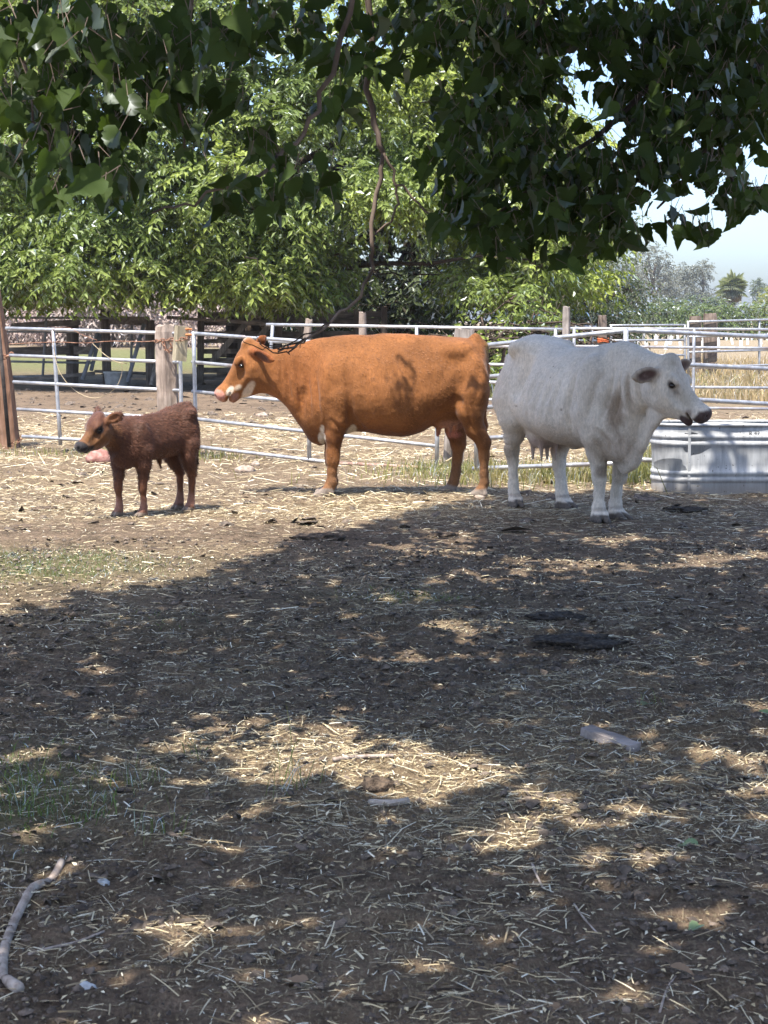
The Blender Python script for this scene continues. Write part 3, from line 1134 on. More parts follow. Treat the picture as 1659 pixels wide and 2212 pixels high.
    me = leaf_mesh('canopy', q4, CP - B, frames(d, nn), rng.uniform(.12, .20, len(CP)), rng)
    tag(link('canopy', me, M_LEAF_NEAR, root), kind='stuff')
    # a bough that throws its shadow on the brown cow's flank
    tgt = np.array([.12, 15.45, .88])
    zz = 4.4
    s0 = tgt + np.array([-SHX, -SHY, 1.0]) * (zz - .88) / 1.0
    k = 60
    t = rng.random(k)
    pos = s0 + np.stack([.05 + .22 * (t - .5) + rng.normal(0, .05, k), 0 * t + rng.normal(0, .05, k), .0 * t], 1) + np.outer(t - .5, np.array([-.14, .10, .42]))
    dd = unit(rng.normal(0, .5, (k, 3)) + np.array([0, 0, -1.0]))
    me = leaf_mesh('spray', LEAF_B, pos - B, frames(dd, unit(rng.normal(0, 1, (k, 3)))), rng.uniform(.05, .09, k), rng)
    tag(link('spray', me, M_LEAF_NEAR, root), kind='stuff')
    return root


overhead_tree()
# ================================================================ fences, posts, tank
def pipe_mat():
    m, nt, out = new_mat('galvanised_pipe')
    oc = obj_coords(nt)
    n1 = noise(nt, oc, 14.0, 5, .6)
    n2 = noise(nt, oc, 3.0, 3)
    r1 = ramp(nt, n1.outputs[0], [(.3, (.30, .31, .33)), (.6, (.47, .48, .50)), (.8, (.58, .58, .58))])
    r2 = ramp(nt, n2.outputs[0], [(.56, 0.0), (.72, .6)])
    c = mix(nt, r2.outputs[0], r1.outputs[0], (.27, .19, .145))
    p = pbsdf(nt, out, .42, .55, .5)
    nt.links.new(c, p.inputs['Base Color'])
    rr = ramp(nt, n1.outputs[0], [(.3, .34), (.7, .58)])
    nt.links.new(rr.outputs[0], p.inputs['Roughness'])
    nt.links.new(bump(nt, n1.outputs[0], .12, .004), p.inputs['Normal'])
    return m


M_PIPE = pipe_mat()
M_RUST = gen_noise_mat('rusty_steel', (.10, .045, .03), (.26, .13, .08), 22, .85, .4, .006, c3=(.36, .22, .15))
M_RUST_PALE = gen_noise_mat('rusty_pipe', (.22, .13, .10), (.34, .22, .17), 18, .75, .25, .006, c3=(.42, .36, .33))
M_DARKSTEEL = gen_noise_mat('dark_steel', (.02, .018, .017), (.06, .05, .045), 15, .7, .2, .004)
M_WOOD_PALE = wood_mat('post_pale', (.17, .135, .108), (.34, .285, .235), (.48, .415, .35), 45, 'Z', 1.0)
M_WOOD_BROWN = wood_mat('post_brown', (.12, .065, .04), (.26, .155, .10), (.38, .25, .175), 55, 'Z', .7)
M_WOOD_MID = wood_mat('post_mid', (.11, .085, .07), (.22, .18, .15), (.33, .28, .24), 55, 'Z', .8)
M_WOOD_GREY = wood_mat('post_grey', (.17, .15, .13), (.34, .31, .28), (.48, .45, .41), 60, 'Z', .8)
M_WOOD_OLD = wood_mat('board_old', (.10, .088, .078), (.20, .18, .16), (.32, .29, .265), 60, 'X', .7)
M_WOOD_OLDZ = wood_mat('post_old', (.09, .076, .068), (.18, .155, .135), (.28, .25, .22), 60, 'Z', .7)
M_WOOD_BLOCK = wood_mat('block_wood', (.27, .24, .16), (.40, .36, .25), (.50, .46, .33), 60, 'Z', .4)
rnd = random.Random(4)
PR = .0195


def pipe(parent, a, b, r=PR, mat=None, name='rail', sag=0.0, n=8):
    o = parent.location
    a = Vector(a) - o
    b = Vector(b) - o
    pts = [a + (b - a) * t + Vector((0, 0, -sag * math.sin(math.pi * t))) for t in (0, .25, .5, .75, 1)]
    return MB().tube([tuple(q) for q in pts], r, n).build(name, mat or M_PIPE, parent, True)


def gate(name, label, rails, stiles, YA, YB, xa, xb, group, cat='gate', r=PR, mat=None):
    """rails: (x0,y0,x1,y1) and stiles in picture units; distance runs linearly from YA at xa to YB at xb"""
    def Yat(x):
        return YA + (YB - YA) * (x - xa) / (xb - xa)

    def pt(x, y):
        p = at(x, y, Yat(x))
        return Vector((p.x, p.y, max(p.z, .03)))
    c = pt((xa + xb) / 2, rails[-1][1])
    root = empty(name, (c.x, c.y, 0))
    tag(root, label, cat, group)
    for q in rails:
        m_ = q[4] if len(q) > 4 else mat
        pipe(root, pt(q[0], q[1]), pt(q[2], q[3]), r, m_)
    for q in stiles:
        a, b = pt(q[0], q[1]), pt(q[2], q[3])
        off = Vector((0, -.004, 0))
        pipe(root, a + off, b + off, r * 1.12, q[4] if len(q) > 4 else mat, 'stile')
    return root


gate('pipe_gate', 'five-bar galvanised pipe gate between the big leaning post and the chained post',
     [(13, 709, 392, 720.5), (21, 767.6, 392, 783), (29, 825, 392, 844), (37, 884, 392, 904), (48, 942.6, 392, 963)],
     [(114, 709, 131, 962), (388, 720, 394, 985)], 21.05, 20.2, 30, 345, 'pipe gates and panels of the near fence')
gate('pipe_gate', 'sagging five-bar pipe gate behind the brown cow, rusty at its foot',
     [(415, 720, 945, 758), (415, 782, 945, 832), (415, 845.5, 945, 898), (415, 904, 945, 964), (415, 963.5, 729, 1006), (733, 1006.5, 930, 1024, M_RUST_PALE)],
     [(418, 717, 424, 968), (668, 736, 668, 999), (944, 755, 944, 1012)], 20.0, 18.3, 415, 945, 'pipe gates and panels of the near fence')
gate('pipe_gate', 'slanting five-bar pipe gate behind the two cows, ending at the corner pipe',
     [(1022, 748.5, 1352, 714), (1022, 817, 1352, 786), (1022, 882, 1352, 857), (1022, 948, 1352, 929), (1022, 1012, 1352, 1000)],
     [(1028, 745, 1030, 1014), (1352, 712, 1349, 1052)], 17.6, 16.55, 1022, 1352, 'pipe gates and panels of the near fence', r=.021)
gate('pipe_fence', 'five-bar pipe panel right of the corner, behind the water tank',
     [(1358, 713.5, 1720, 730.5), (1358, 781, 1720, 800), (1358, 855, 1720, 876), (1358, 925, 1720, 944), (1358, 992, 1720, 1008)],
     [(1715, 729, 1715, 1025)], 16.6, 17.7, 1352, 1720, 'pipe gates and panels of the near fence', 'fence panel', r=.021)
FB = 'pipe panels of the far pens'
gate('pipe_fence', 'far pipe panel whose top rail shows along the brown cow\'s back',
     [(575, 701, 1215, 711.5), (580, 738, 1215, 751), (580, 775, 1215, 791), (580, 812, 1215, 830), (580, 849, 1215, 868)],
     [(589, 703, 578, 855), (900, 706, 900, 868), (1200, 711, 1200, 880)], 26.6, 26.0, 575, 1215, FB, 'fence panel', r=.022)
gate('pipe_fence', 'far pipe panel right of the weathered leaning post',
     [(1232, 709.5, 1720, 712), (1232, 748, 1720, 753), (1232, 790, 1720, 796), (1232, 834, 1720, 838.5), (1232, 878, 1720, 884)],
     [(1240, 710, 1240, 895), (1499, 709, 1497, 885), (1715, 711, 1715, 890)], 26.4, 27.0, 1232, 1720, FB, 'fence panel', r=.021)
gate('pipe_fence', 'farthest pipe panel left of the round post with the orange tie',
     [(1075, 703, 1288, 706), (1078, 733, 1288, 736), (1078, 764, 1288, 767), (1078, 796, 1288, 798)],
     [(1118, 704, 1118, 812), (1280, 705, 1280, 815)], 40, 39, 1075, 1288, FB, 'fence panel', r=.023)
gate('pipe_fence', 'farthest pipe panel between the orange tie and the paired timber posts',
     [(1317, 703, 1481, 702), (1317, 735.5, 1481, 734.5), (1320, 767.5, 1481, 767), (1320, 799, 1481, 798)],
     [(1320, 702, 1320, 815), (1479, 702, 1479, 815)], 39, 40, 1317, 1481, FB, 'fence panel', r=.023)
gate('pipe_fence', 'farthest pipe panel running right from the paired timber posts',
     [(1486, 695.5, 1720, 688.5), (1486, 728, 1720, 721), (1486, 761, 1720, 754), (1486, 793, 1720, 787)],
     [(1486, 693, 1487, 815), (1640, 689, 1640, 808)], 40, 42, 1486, 1720, FB, 'fence panel', r=.024)
gate('pipe_fence', 'far dark pipe panel under the huge tree at the left edge',
     [(-20, 686, 290, 687), (-20, 716, 290, 718), (-20, 780, 200, 784), (-20, 816, 205, 809)],
     [(100, 686, 92, 818), (285, 687, 283, 815)], 42, 42, -20, 290, FB, 'fence panel', r=.026, mat=gen_noise_mat('dull_pipe', (.16, .16, .17), (.30, .30, .31), 6, .6, .1))


def rough_post(name, label, base, top, r, mat, square=False, n=14, k=11, seed=1, rough=.06, chamf=.0, taper=1.0, group='wooden fence posts'):
    rg = random.Random(seed)
    base = Vector(base)
    top = Vector(top)
    d = top - base
    L = d.length
    d.normalize()
    s = d.cross(Vector((0, 1, 0))).normalized()
    u = s.cross(d).normalized()
    vs, fs = [], []
    prof = [1 + rg.uniform(-rough, rough) for _ in range(n)]
    groove = [1 - (.10 if rg.random() < .22 else 0) for _ in range(n)]
    for j in range(k + 1):
        t = j / k
        rr = r * (1 + (taper - 1) * t)
        wx = .12 * r * math.sin(3 * t + seed)
        for i in range(n):
            a = 2 * math.pi * (i + .5) / n
            if square:
                q = 1 / max(abs(math.cos(a)), abs(math.sin(a)))
                q = min(q, 1.28)
            else:
                q = 1.0
            q *= prof[i] * groove[i] * (1 + rg.uniform(-rough, rough) * .35)
            tipd = 0
            if j == k:
                q *= .90
                tipd = rg.uniform(-.02, .012)
            p = d * (L * t + tipd) + s * (math.cos(a) * rr * q + wx) + u * (math.sin(a) * rr * q)
            vs.append(tuple(p))
    for j in range(k):
        for i in range(n):
            i2 = (i + 1) % n
            fs.append((j * n + i, j * n + i2, (j + 1) * n + i2, (j + 1) * n + i))
    vs.append(tuple(d * (L - .012)))
    c = len(vs) - 1
    for i in range(n):
        fs.append((k * n + i, k * n + (i + 1) % n, c))
    mb = MB()
    mb.add(vs, fs)
    o = mb.build(name, mat, None, False)
    o.location = base
    tag(o, label, 'post', group)
    return o


def post_px(label, xb, yb, xt, yt, Y, wpx, mat, square=False, seed=1, **kw):
    b = at(xb, yb, Y)
    t = at(xt, yt, Y)
    s = FOC / Y
    b.z = -.15
    return rough_post('wooden_post', label, b, t, wpx / s / 2, mat, square, seed=seed, **kw)


post_px('thick brown leaning gate post at the left edge', 10, 966, -32, 600, 21.75, 66, M_WOOD_BROWN, True, 3, taper=.72, k=14, rough=.03)
post_px('thick pale knotty round post wrapped by a chain', 365, 985, 361, 702, 20.2, 49, M_WOOD_PALE, False, 5, rough=.09, k=22)
post_px('square pale grey post behind the brown cow\'s rump', 978, 1010, 1002, 711, 18.7, 44, M_WOOD_GREY, True, 7, rough=.02)
post_px('thin weathered post leaning above the white cow\'s hip', 1219, 900, 1223, 662, 29.0, 17, M_WOOD_GREY, False, 9, rough=.10)
post_px('round-topped wooden post with an orange tie', 1303, 850, 1303, 681, 38.5, 20, M_WOOD_MID, False, 11)
post_px('left one of the paired dark timber posts behind the white cow\'s head', 1502, 815, 1502, 683, 46, 24, M_WOOD_MID, True, 13)
post_px('right, taller one of the paired timber posts behind the white cow\'s head', 1533, 820, 1532, 677, 45, 27, M_WOOD_MID, True, 15)
post_px('short pale round post standing up behind the brown cow\'s back', 784, 860, 784, 674, 29, 17, M_WOOD_PALE, False, 17)
post_px('slanting pale post behind the brown cow\'s shoulder', 640, 860, 668, 689, 28.5, 17, M_WOOD_PALE, False, 19)
post_px('stubby dark post under the huge tree, leftmost of four', 156, 812, 154, 694, 43, 27, M_WOOD_OLDZ, False, 21)
post_px('square dark post under the huge tree, left of the feed tub', 230, 815, 227, 666, 42.5, 19, M_WOOD_OLDZ, True, 23)
post_px('dark post under the huge tree just left of the chained post', 326, 832, 325, 692, 41.5, 20, M_WOOD_OLDZ, False, 25)
# dark slabs added as the shadows that rails cast on the paired posts
for i, y in enumerate((704, 744, 778)):
    for j, x in enumerate((1500, 1534)):
        p_ = at(x, y, 44.6)
        mb = MB()
        mb.box((0, 0, 0), (.15, .03, .055), Matrix.Rotation(R(-8), 3, 'Y'))
        o = mb.build('rail_shadow_slab', M_DARKSTEEL)
        o.location = p_
        tag(o, 'dark cleat on the %s paired timber post, %s of three' % (('left', 'right')[j], ('top', 'middle', 'bottom')[i]), 'rail_shadow', 'dark slabs for rail shadows on the paired posts')
# orange tie
p_ = at(1318, 734, 38.3)
mb = MB()
for k in range(3):
    ring = [(.11 * math.cos(a), .11 * math.sin(a), .03 * k + .012 * math.sin(3 * a)) for a in np.linspace(0, 2 * math.pi, 15)]
    mb.tube(ring, .014, 5)
o = mb.build('baling_twine', gen_noise_mat('orange_twine', (.45, .09, .03), (.6, .16, .06), 20))
o.location = at(1303, 738, 38.5)
tag(o, 'orange twine tied round the round-topped post', 'twine')


# --- the gate's wooden block, chain, wires
def wood_block():
    c = at(390, 742, 19.75)
    mb = MB()
    M3 = Matrix.Rotation(R(5), 3, 'Y') @ Matrix.Rotation(R(28), 3, 'Z')
    mb.box((0, 0, 0), (.062, .05, .185), M3)
    o = mb.build('wood_block', M_WOOD_BLOCK)
    o.location = c
    tag(o, 'squared greenish wood block hung beside the chained post', 'wood block')
    mb = MB()
    for zz in (.15, .09):
        mb.tube([(.06, -.03, zz), (.09, -.035, zz + .005), (.125, -.03, zz)], .012, 6)
    q = mb.build('bracket', gen_noise_mat('orange_rust', (.45, .14, .05), (.6, .25, .1), 20), o)
    return o


wood_block()


def chain(label, pts, link_len=.05, wire=.006):
    """links along a polyline of world points"""
    pts = [Vector(p) for p in pts]
    root = empty('chain', pts[0])
    tag(root, label, 'chain', 'rusty chains')
    mb = MB()
    ring = []
    for a in np.linspace(0, 2 * math.pi, 13):
        ring.append((math.cos(a) * link_len * .62, math.sin(a) * link_len * .36, 0))
    mb.tube(ring, wire, 5, False)
    me = mb.mesh('link', True)
    me.materials.append(M_RUST)
    # walk
    seg = [(pts[i + 1] - pts[i]).length for i in range(len(pts) - 1)]
    tot = sum(seg)
    n = int(tot / (link_len * .92))
    for i in range(n):
        s_ = (i + .5) / n * tot
        j = 0
        while j < len(seg) - 1 and s_ > seg[j]:
            s_ -= seg[j]
            j += 1
        d = (pts[j + 1] - pts[j]).normalized()
        p = pts[j] + d * s_
        o = link('link', me, None, root)
        o.location = p - pts[0]
        q = d.to_track_quat('X', 'Z').to_matrix() @ Matrix.Rotation(R(90) * (i % 2) + .3, 3, 'X')
        o.rotation_euler = q.to_euler()
    return root


def around(xc, y0, y1, Y, r, a0, a1, n=14):
    c = at(xc, (y0 + y1) / 2, Y)
    out = []
    for i in range(n):
        t = i / (n - 1)
        a = a0 + (a1 - a0) * t
        z = at(xc, y0 + (y1 - y0) * t, Y).z
        out.append((c.x + r * math.cos(a), c.y + r * math.sin(a), z))
    return out


cp = around(363, 738, 733, 20.2, .135, R(180), R(300), 9) + [tuple(at(384, 735, 19.68)), tuple(at(396, 732, 19.66)), tuple(at(409, 729, 19.75))]
chain('rusty chain round the thick pale post and the wood block', cp)
chain('rusty chain end dangling in a loop down the thick pale post', [at(352, 738, 20.04), at(356, 752, 20.03), at(364, 760, 20.03), at(371, 752, 20.03), at(368, 742, 20.03)], .045)
chain('rusty chain at the foot of the big leaning post', [at(48, 941, 21.3), at(44, 950, 21.33), at(34, 957, 21.36), at(22, 961, 21.38)], .05)
chain('rusty chain and latch across the big leaning post', [at(-4, 772, 21.35), at(8, 772, 21.32), at(18, 768, 21.3), at(28, 764, 21.25)], .06, .009)
o = MB().tube([tuple(at(-4, 700, 21.28)), tuple(at(8, 830, 21.3)), tuple(at(20, 966, 21.34))], .022, 8).build('steel_stake', M_DARKSTEEL, None, True)
tag(o, 'dark steel stake in front of the big leaning post', 'stake')


def wire(label, pts, r, mat, cat='wire', group='loose wires on the fence'):
    ps = [Vector(at(*p)) for p in pts]
    # Catmull-Rom
    out = []
    for i in range(len(ps) - 1):
        p0 = ps[max(i - 1, 0)]
        p1, p2 = ps[i], ps[i + 1]
        p3 = ps[min(i + 2, len(ps) - 1)]
        for t in (0, .25, .5, .75):
            out.append(.5 * ((2 * p1) + (-p0 + p2) * t + (2 * p0 - 5 * p1 + 4 * p2 - p3) * t * t + (-p0 + 3 * p1 - 3 * p2 + p3) * t ** 3))
    out.append(ps[-1])
    c = out[0].copy()
    o = MB().tube([tuple(q - c) for q in out], r, 5, False).build('loose_wire', mat, None, True)
    o.location = c
    tag(o, label, cat, group)


M_TAN = gen_noise_mat('tan_twine', (.42, .33, .2), (.55, .45, .3), 20)
wire('tan wire drooping in a wide loop below the left gate', [(113, 720, 20.8), (125, 795, 20.75), (160, 842, 20.7), (205, 860, 20.6), (245, 842, 20.5), (262, 812, 20.45), (263, 780, 20.4)], .0035, M_TAN)
wire('tan twine slanting down across the left gate\'s middle', [(200, 742, 20.55), (225, 765, 20.5), (250, 781, 20.4), (275, 786, 20.4)], .004, M_TAN)
wire('rusty wire strung along the upper left gate', [(20, 743, 21.0), (118, 739, 20.75), (180, 741, 20.6), (240, 737, 20.45), (310, 738, 20.25), (345, 735, 20.1)], .0045, M_RUST)
wire('rusty wire end looped over the left gate\'s top bar', [(113, 745, 20.7), (112, 715, 20.7), (128, 708, 20.7), (150, 708, 20.65), (175, 722, 20.6), (210, 735, 20.5)], .003, M_RUST)
wire('tan stick of cane leaning at the foot of the square grey post', [(950, 1004, 18.45), (975, 990, 18.4), (985, 980, 18.38)], .008, M_TAN, 'cane', None)


# --- old timber pen under the tree
def old_boards():
    L = [('old board nailed high between two dark posts', (236, 691, 42.3), (322, 694, 41.6), .19),
         ('old sloping board at the far left under the tree', (25, 704, 43.2), (172, 696, 42.8), .13),
         ('old wide board low behind the left gate', (18, 760, 42.6), (150, 757, 42.7), .20),
         ('old wide split board right of the stubby dark post', (160, 757, 42.5), (196, 757, 42.3), .18),
         ('old thin board near the ground left of the feed tub', (28, 822, 42.0), (205, 806, 41.8), .08),
         ('dark pole level with the chained post\'s top', (361, 685, 40.6), (575, 700, 40.2), .07),
         ('old thin board behind the feed tub', (205, 802, 43.0), (345, 808, 42.0), .07)]
    for lab, a, b, w in L:
        A_, B_ = at(*a), at(*b)
        c = (A_ + B_) / 2
        mb = MB()
        plank(mb, A_ - c, B_ - c, w, .04, rnd)
        o = mb.build('old_board', M_WOOD_OLD)
        o.location = c
        tag(o, lab, 'board', 'old boards under the huge tree')
    for lab, a, b in (('pole leaning steeply left of the feed tub', (212, 716, 41.6), (178, 820, 41.2)), ('second pole leaning beside the feed tub', (216, 722, 41.7), (197, 800, 41.4)),
                      ('long pole leaning right of the feed tub', (311, 700, 41.3), (275, 826, 40.9)), ('short pale pole leaning against the dark post', (337, 780, 41.0), (326, 832, 40.6))):
        A_, B_ = at(*a), at(*b)
        o = MB().tube([tuple(A_ - B_), (0, 0, 0)], .045, 8).build('leaning_pole', M_WOOD_GREY if 'pale' in lab else gen_noise_mat('dull_pole', (.16, .17, .2), (.27, .28, .31), 5), None, True)
        o.location = B_
        tag(o, lab, 'pole', 'poles leaning under the huge tree')


old_boards()


def plank_pen():
    c = at(620, 825, 43.5)
    root = empty('plank_pen', (c.x, 43.5, 0))
    tag(root, 'dark old cattle chute of many planks behind the brown cow\'s head', 'cattle chute')

    def W(x, y, dy=0):
        return at(x, y, 43.5 + dy) - root.location
    ys_ = [681, 699, 718, 737, 757, 777, 797, 816]
    for i, y in enumerate(ys_):
        x0, x1 = 428 + rnd.uniform(-6, 14), 835 + rnd.uniform(-30, 20)
        mb = MB()
        plank(mb, W(x0, y + rnd.uniform(-3, 3)), W(x1, y + rnd.uniform(-3, 3)), rnd.uniform(.09, .14), .035, rnd, 12, wob=.008)
        mb.build('plank', M_WOOD_OLD, root)
    for y in (688, 728, 766, 806):
        mb = MB()
        plank(mb, W(450 + rnd.uniform(0, 20), y, 1.6), W(820, y + 4, 1.6), .12, .035, rnd, 8)
        mb.build('plank', M_WOOD_OLD, root)
    for x in (434, 520, 603, 690, 772, 830):
        mb = MB()
        plank(mb, W(x, 668 + rnd.uniform(-6, 6), -.08), W(x + rnd.uniform(-4, 4), 832, -.08), .15, .13, rnd, 8, up=(1, 0, 0))
        mb.build('post', M_WOOD_OLDZ, root)
    for (xa, ya, xb, yb) in ((541, 687, 457, 782), (592, 690, 560, 728), (640, 700, 672, 735)):
        mb = MB()
        plank(mb, W(xa, ya, -.2), W(xb, yb, -.2), .13, .04, rnd, 6)
        mb.build('brace', M_WOOD_GREY, root)


plank_pen()


# --- stock tank
def stock_tank():
    X0, X1, Yc, Wd, H = 2.36, 4.45, 16.28, .30, .605
    m, nt, out = new_mat('galvanised_sheet')
    oc = obj_coords(nt)
    n1 = noise(nt, mapping(nt, oc, (1, 1, .12), (0, R(8), 0)), 26.0, 5, .65)
    n2 = noise(nt, oc, 3.5, 4)
    r1 = ramp(nt, n1.outputs[0], [(.3, (.32, .33, .34)), (.55, (.47, .48, .485)), (.75, (.58, .58, .57))])
    r2 = ramp(nt, n2.outputs[0], [(.35, .75), (.65, 1.1)])
    c = mix(nt, 1.0, r1.outputs[0], r2.outputs[0], 'MULTIPLY')
    sp = noise(nt, oc, 38.0, 2, .5)
    rs = ramp(nt, sp.outputs[0], [(.70, 0.0), (.74, .9)])
    c = mix(nt, rs.outputs[0], c, (.06, .045, .04))
    geo = nt.nodes.new('ShaderNodeSeparateXYZ')
    nt.links.new(oc, geo.inputs[0])
    mp = nt.nodes.new('ShaderNodeMapRange')
    mp.inputs[1].default_value = .02
    mp.inputs[2].default_value = .16
    mp.inputs[3].default_value = .6
    mp.inputs[4].default_value = 0.0
    nt.links.new(geo.outputs[2], mp.inputs[0])
    c = mix(nt, mp.outputs[0], c, (.24, .19, .145))
    p = pbsdf(nt, out, .6, .2, .4)
    nt.links.new(c, p.inputs['Base Color'])
    rr = ramp(nt, n1.outputs[0], [(.3, .52), (.7, .75)])
    nt.links.new(rr.outputs[0], p.inputs['Roughness'])
    nt.links.new(bump(nt, n1.outputs[0], .15, .006), p.inputs['Normal'])
    cx = (X0 + X1) / 2
    root = empty('water_tank', (cx, Yc, 0))
    tag(root, 'oblong galvanised stock tank with ribbed bands at the right edge', 'water tank')
    hl = (X1 - X0) / 2 - Wd
    path = []
    for i in range(19):
        a = math.pi / 2 + math.pi * i / 18
        path.append((-hl + Wd * math.cos(a), Wd * math.sin(a), math.cos(a), math.sin(a)))
    for i in range(1, 8):
        path.append((-hl + 2 * hl * i / 8, -Wd, 0, -1))
    for i in range(19):
        a = -math.pi / 2 + math.pi * i / 18
        path.append((hl + Wd * math.cos(a), Wd * math.sin(a), math.cos(a), math.sin(a)))
    for i in range(1, 8):
        path.append((hl - 2 * hl * i / 8, Wd, 0, 1))
    # profile: (z, outward offset)
    prof = [(-.03, 0), (.085, 0)]

    def rib(z):
        return [(z - .024, 0), (z - .014, .009), (z, .012), (z + .014, .009), (z + .024, 0)]
    prof += rib(.115) + rib(.175) + [(.25, .001), (.34, .001)] + rib(.43) + rib(.49) + [(.54, 0), (.585, 0)]
    inner = [(.585, -.004), (.05, -.004)]
    n = len(path)
    vs, fs = [], []
    for (z, o) in prof + inner:
        for (x, y, nx_, ny_) in path:
            dent = .007 * math.sin(9 * x + 3 * z) * math.sin(5 * z * 3 + x * 2)
            vs.append((x + nx_ * (o + dent), y + ny_ * (o + dent), z))
    k = len(prof) + len(inner)
    for j in range(k - 1):
        for i in range(n):
            i2 = (i + 1) % n
            fs.append((j * n + i, j * n + i2, (j + 1) * n + i2, (j + 1) * n + i))
    mb = MB()
    mb.add(vs, fs)
    mb.build('wall', m, root, True)
    ring = [(x + nx_ * .006, y + ny_ * .006, .592) for (x, y, nx_, ny_) in path]
    ring.append(ring[0])
    mb = MB()
    mb.tube(ring, .014, 8, False)
    mb.build('rim', m, root, True)
    mb = MB()
    mb.add([(x * .995, y * .99, .06) for (x, y, _, _) in path], [tuple(range(n))])
    mb.build('bottom', m, root)
    mw, nt2, out2 = new_mat('tank_water')
    pw = pbsdf(nt2, out2, .05, 0, .5)
    pw.inputs['Base Color'].default_value = (.03, .04, .03, 1)
    nw = noise(nt2, obj_coords(nt2), 9, 3)
    nt2.links.new(bump(nt2, nw.outputs[0], .1, .01), pw.inputs['Normal'])
    mb = MB()
    mb.add([(x * .995, y * .985, .47) for (x, y, _, _) in path], [tuple(range(n))])
    mb.build('water', mw, root)
    # vertical seam
    mb = MB()
    mb.box((-hl - .02, -Wd - .003, .29), (.012, .003, .29))
    mb.build('seam', m, root)
    # stencilled mark on the flat side
    cu = bpy.data.curves.new('stencil', 'FONT')
    cu.body = 'R 42'
    cu.size = .05
    cu.extrude = .0004
    to = bpy.data.objects.new('stencil_tmp', cu)
    COL.objects.link(to)
    bpy.context.view_layer.update()
    dg = bpy.context.evaluated_depsgraph_get()
    me = bpy.data.meshes.new_from_object(to.evaluated_get(dg))
    bpy.data.objects.remove(to)
    me.name = 'stencil'
    me.materials.clear()
    t = link('stencil', me, gen_noise_mat('stencil_ink', (.03, .03, .04), (.06, .06, .07), 40), root)
    w = at(1618, 944, Yc - Wd - .01)
    t.location = (w.x - cx, -Wd - .006, .505)
    t.rotation_euler = (math.pi / 2, 0, 0)
    return root


stock_tank()


# --- metal feed tub under the tree, salt lick, stones, board, sticks
def feed_tub():
    c = at(251, 829, 41.8)
    root = empty('feed_tub', (c.x, 41.8, 0))
    tag(root, 'small dented metal feed tub standing under the huge tree', 'tub')
    vs, fs = [], []
    n = 20
    pr = [(0, .20), (.02, .21), (.30, .245), (.33, .255), (.335, .245), (.31, .235), (.04, .20)]
    for z, r_ in pr:
        for i in range(n):
            a = 2 * math.pi * i / n
            vs.append((1.15 * r_ * math.cos(a), r_ * math.sin(a), z))
    for j in range(len(pr) - 1):
        for i in range(n):
            i2 = (i + 1) % n
            fs.append((j * n + i, j * n + i2, (j + 1) * n + i2, (j + 1) * n + i))
    fs.append(tuple((len(pr) - 1) * n + i for i in range(n)))
    mb = MB()
    mb.add(vs, fs)
    mb.build('bowl', gen_noise_mat('tub_metal', (.4, .4, .4), (.62, .62, .62), 8, .5, .1, metal=.3), root, True)
    for sg in (-1, 1):
        MB().tube([(sg * .28, -.06, .27), (sg * .33, -.05, .27), (sg * .33, .05, .27), (sg * .28, .06, .27)], .008, 6).build('handle', M_DARKSTEEL, root, True)


feed_tub()


def lump(name, label, cat, loc, r, mat, seed, group=None, freq=2.2, amp=.35, nu=16, nv=10, sink=.25):
    rg = np.random.default_rng(seed)
    ph = rg.uniform(0, 6, 12)
    vs, fs = [], []
    for j in range(nv + 1):
        th = math.pi * j / nv
        for i in range(nu):
            a = 2 * math.pi * i / nu
            d = np.array([math.sin(th) * math.cos(a), math.sin(th) * math.sin(a), math.cos(th)])
            k = 1 + amp * (math.sin(freq * 2 * d[0] + ph[0]) * math.sin(freq * 2 * d[1] + ph[1]) + .5 * math.sin(freq * 4 * d[2] + ph[2] + 3 * d[0]) + .35 * math.sin(freq * 6 * d[1] + ph[3]) * math.sin(freq * 5 * d[0] + ph[4])) * .6
            vs.append((d[0] * r[0] * k, d[1] * r[1] * k, d[2] * r[2] * k + r[2] * (1 - 2 * sink)))
    for j in range(nv):
        for i in range(nu):
            i2 = (i + 1) % nu
            fs.append((j * nu + i, (j + 1) * nu + i, (j + 1) * nu + i2, j * nu + i2))
    mb = MB()
    mb.add(vs, fs)
    o = mb.build(name, mat, None, True)
    o.location = (loc[0], loc[1], gz(loc[0], loc[1]) - .005)
    tag(o, label, cat, group)
    return o


M_SALT = gen_noise_mat('salt_red', (.17, .075, .06), (.27, .13, .105), 14, .8, .6, .015, c3=(.38, .22, .185))
M_ROCK = gen_noise_mat('rock', (.20, .15, .12), (.33, .26, .21), 16, .9, .6, .01, c3=(.45, .38, .32))
M_ROCKB = gen_noise_mat('rock_blue', (.28, .30, .31), (.42, .44, .45), 22, .85, .5, .006, c3=(.55, .56, .56))
M_DUNG = gen_noise_mat('dung_dry', (.05, .036, .026), (.11, .08, .058), 30, .95, 1.0, .02, c3=(.18, .13, .09))
M_DUNGW = gen_noise_mat('dung_fresh', (.03, .024, .02), (.075, .058, .046), 40, .95, 1.0, .04, c3=(.15, .12, .09))
g_ = gnd(217, 1003)
lump('salt_lick', 'worn reddish salt lick lying behind the calf\'s chin', 'salt lick', (g_.x, g_.y), (.16, .13, .10), M_SALT, 5, amp=.10, sink=.25)
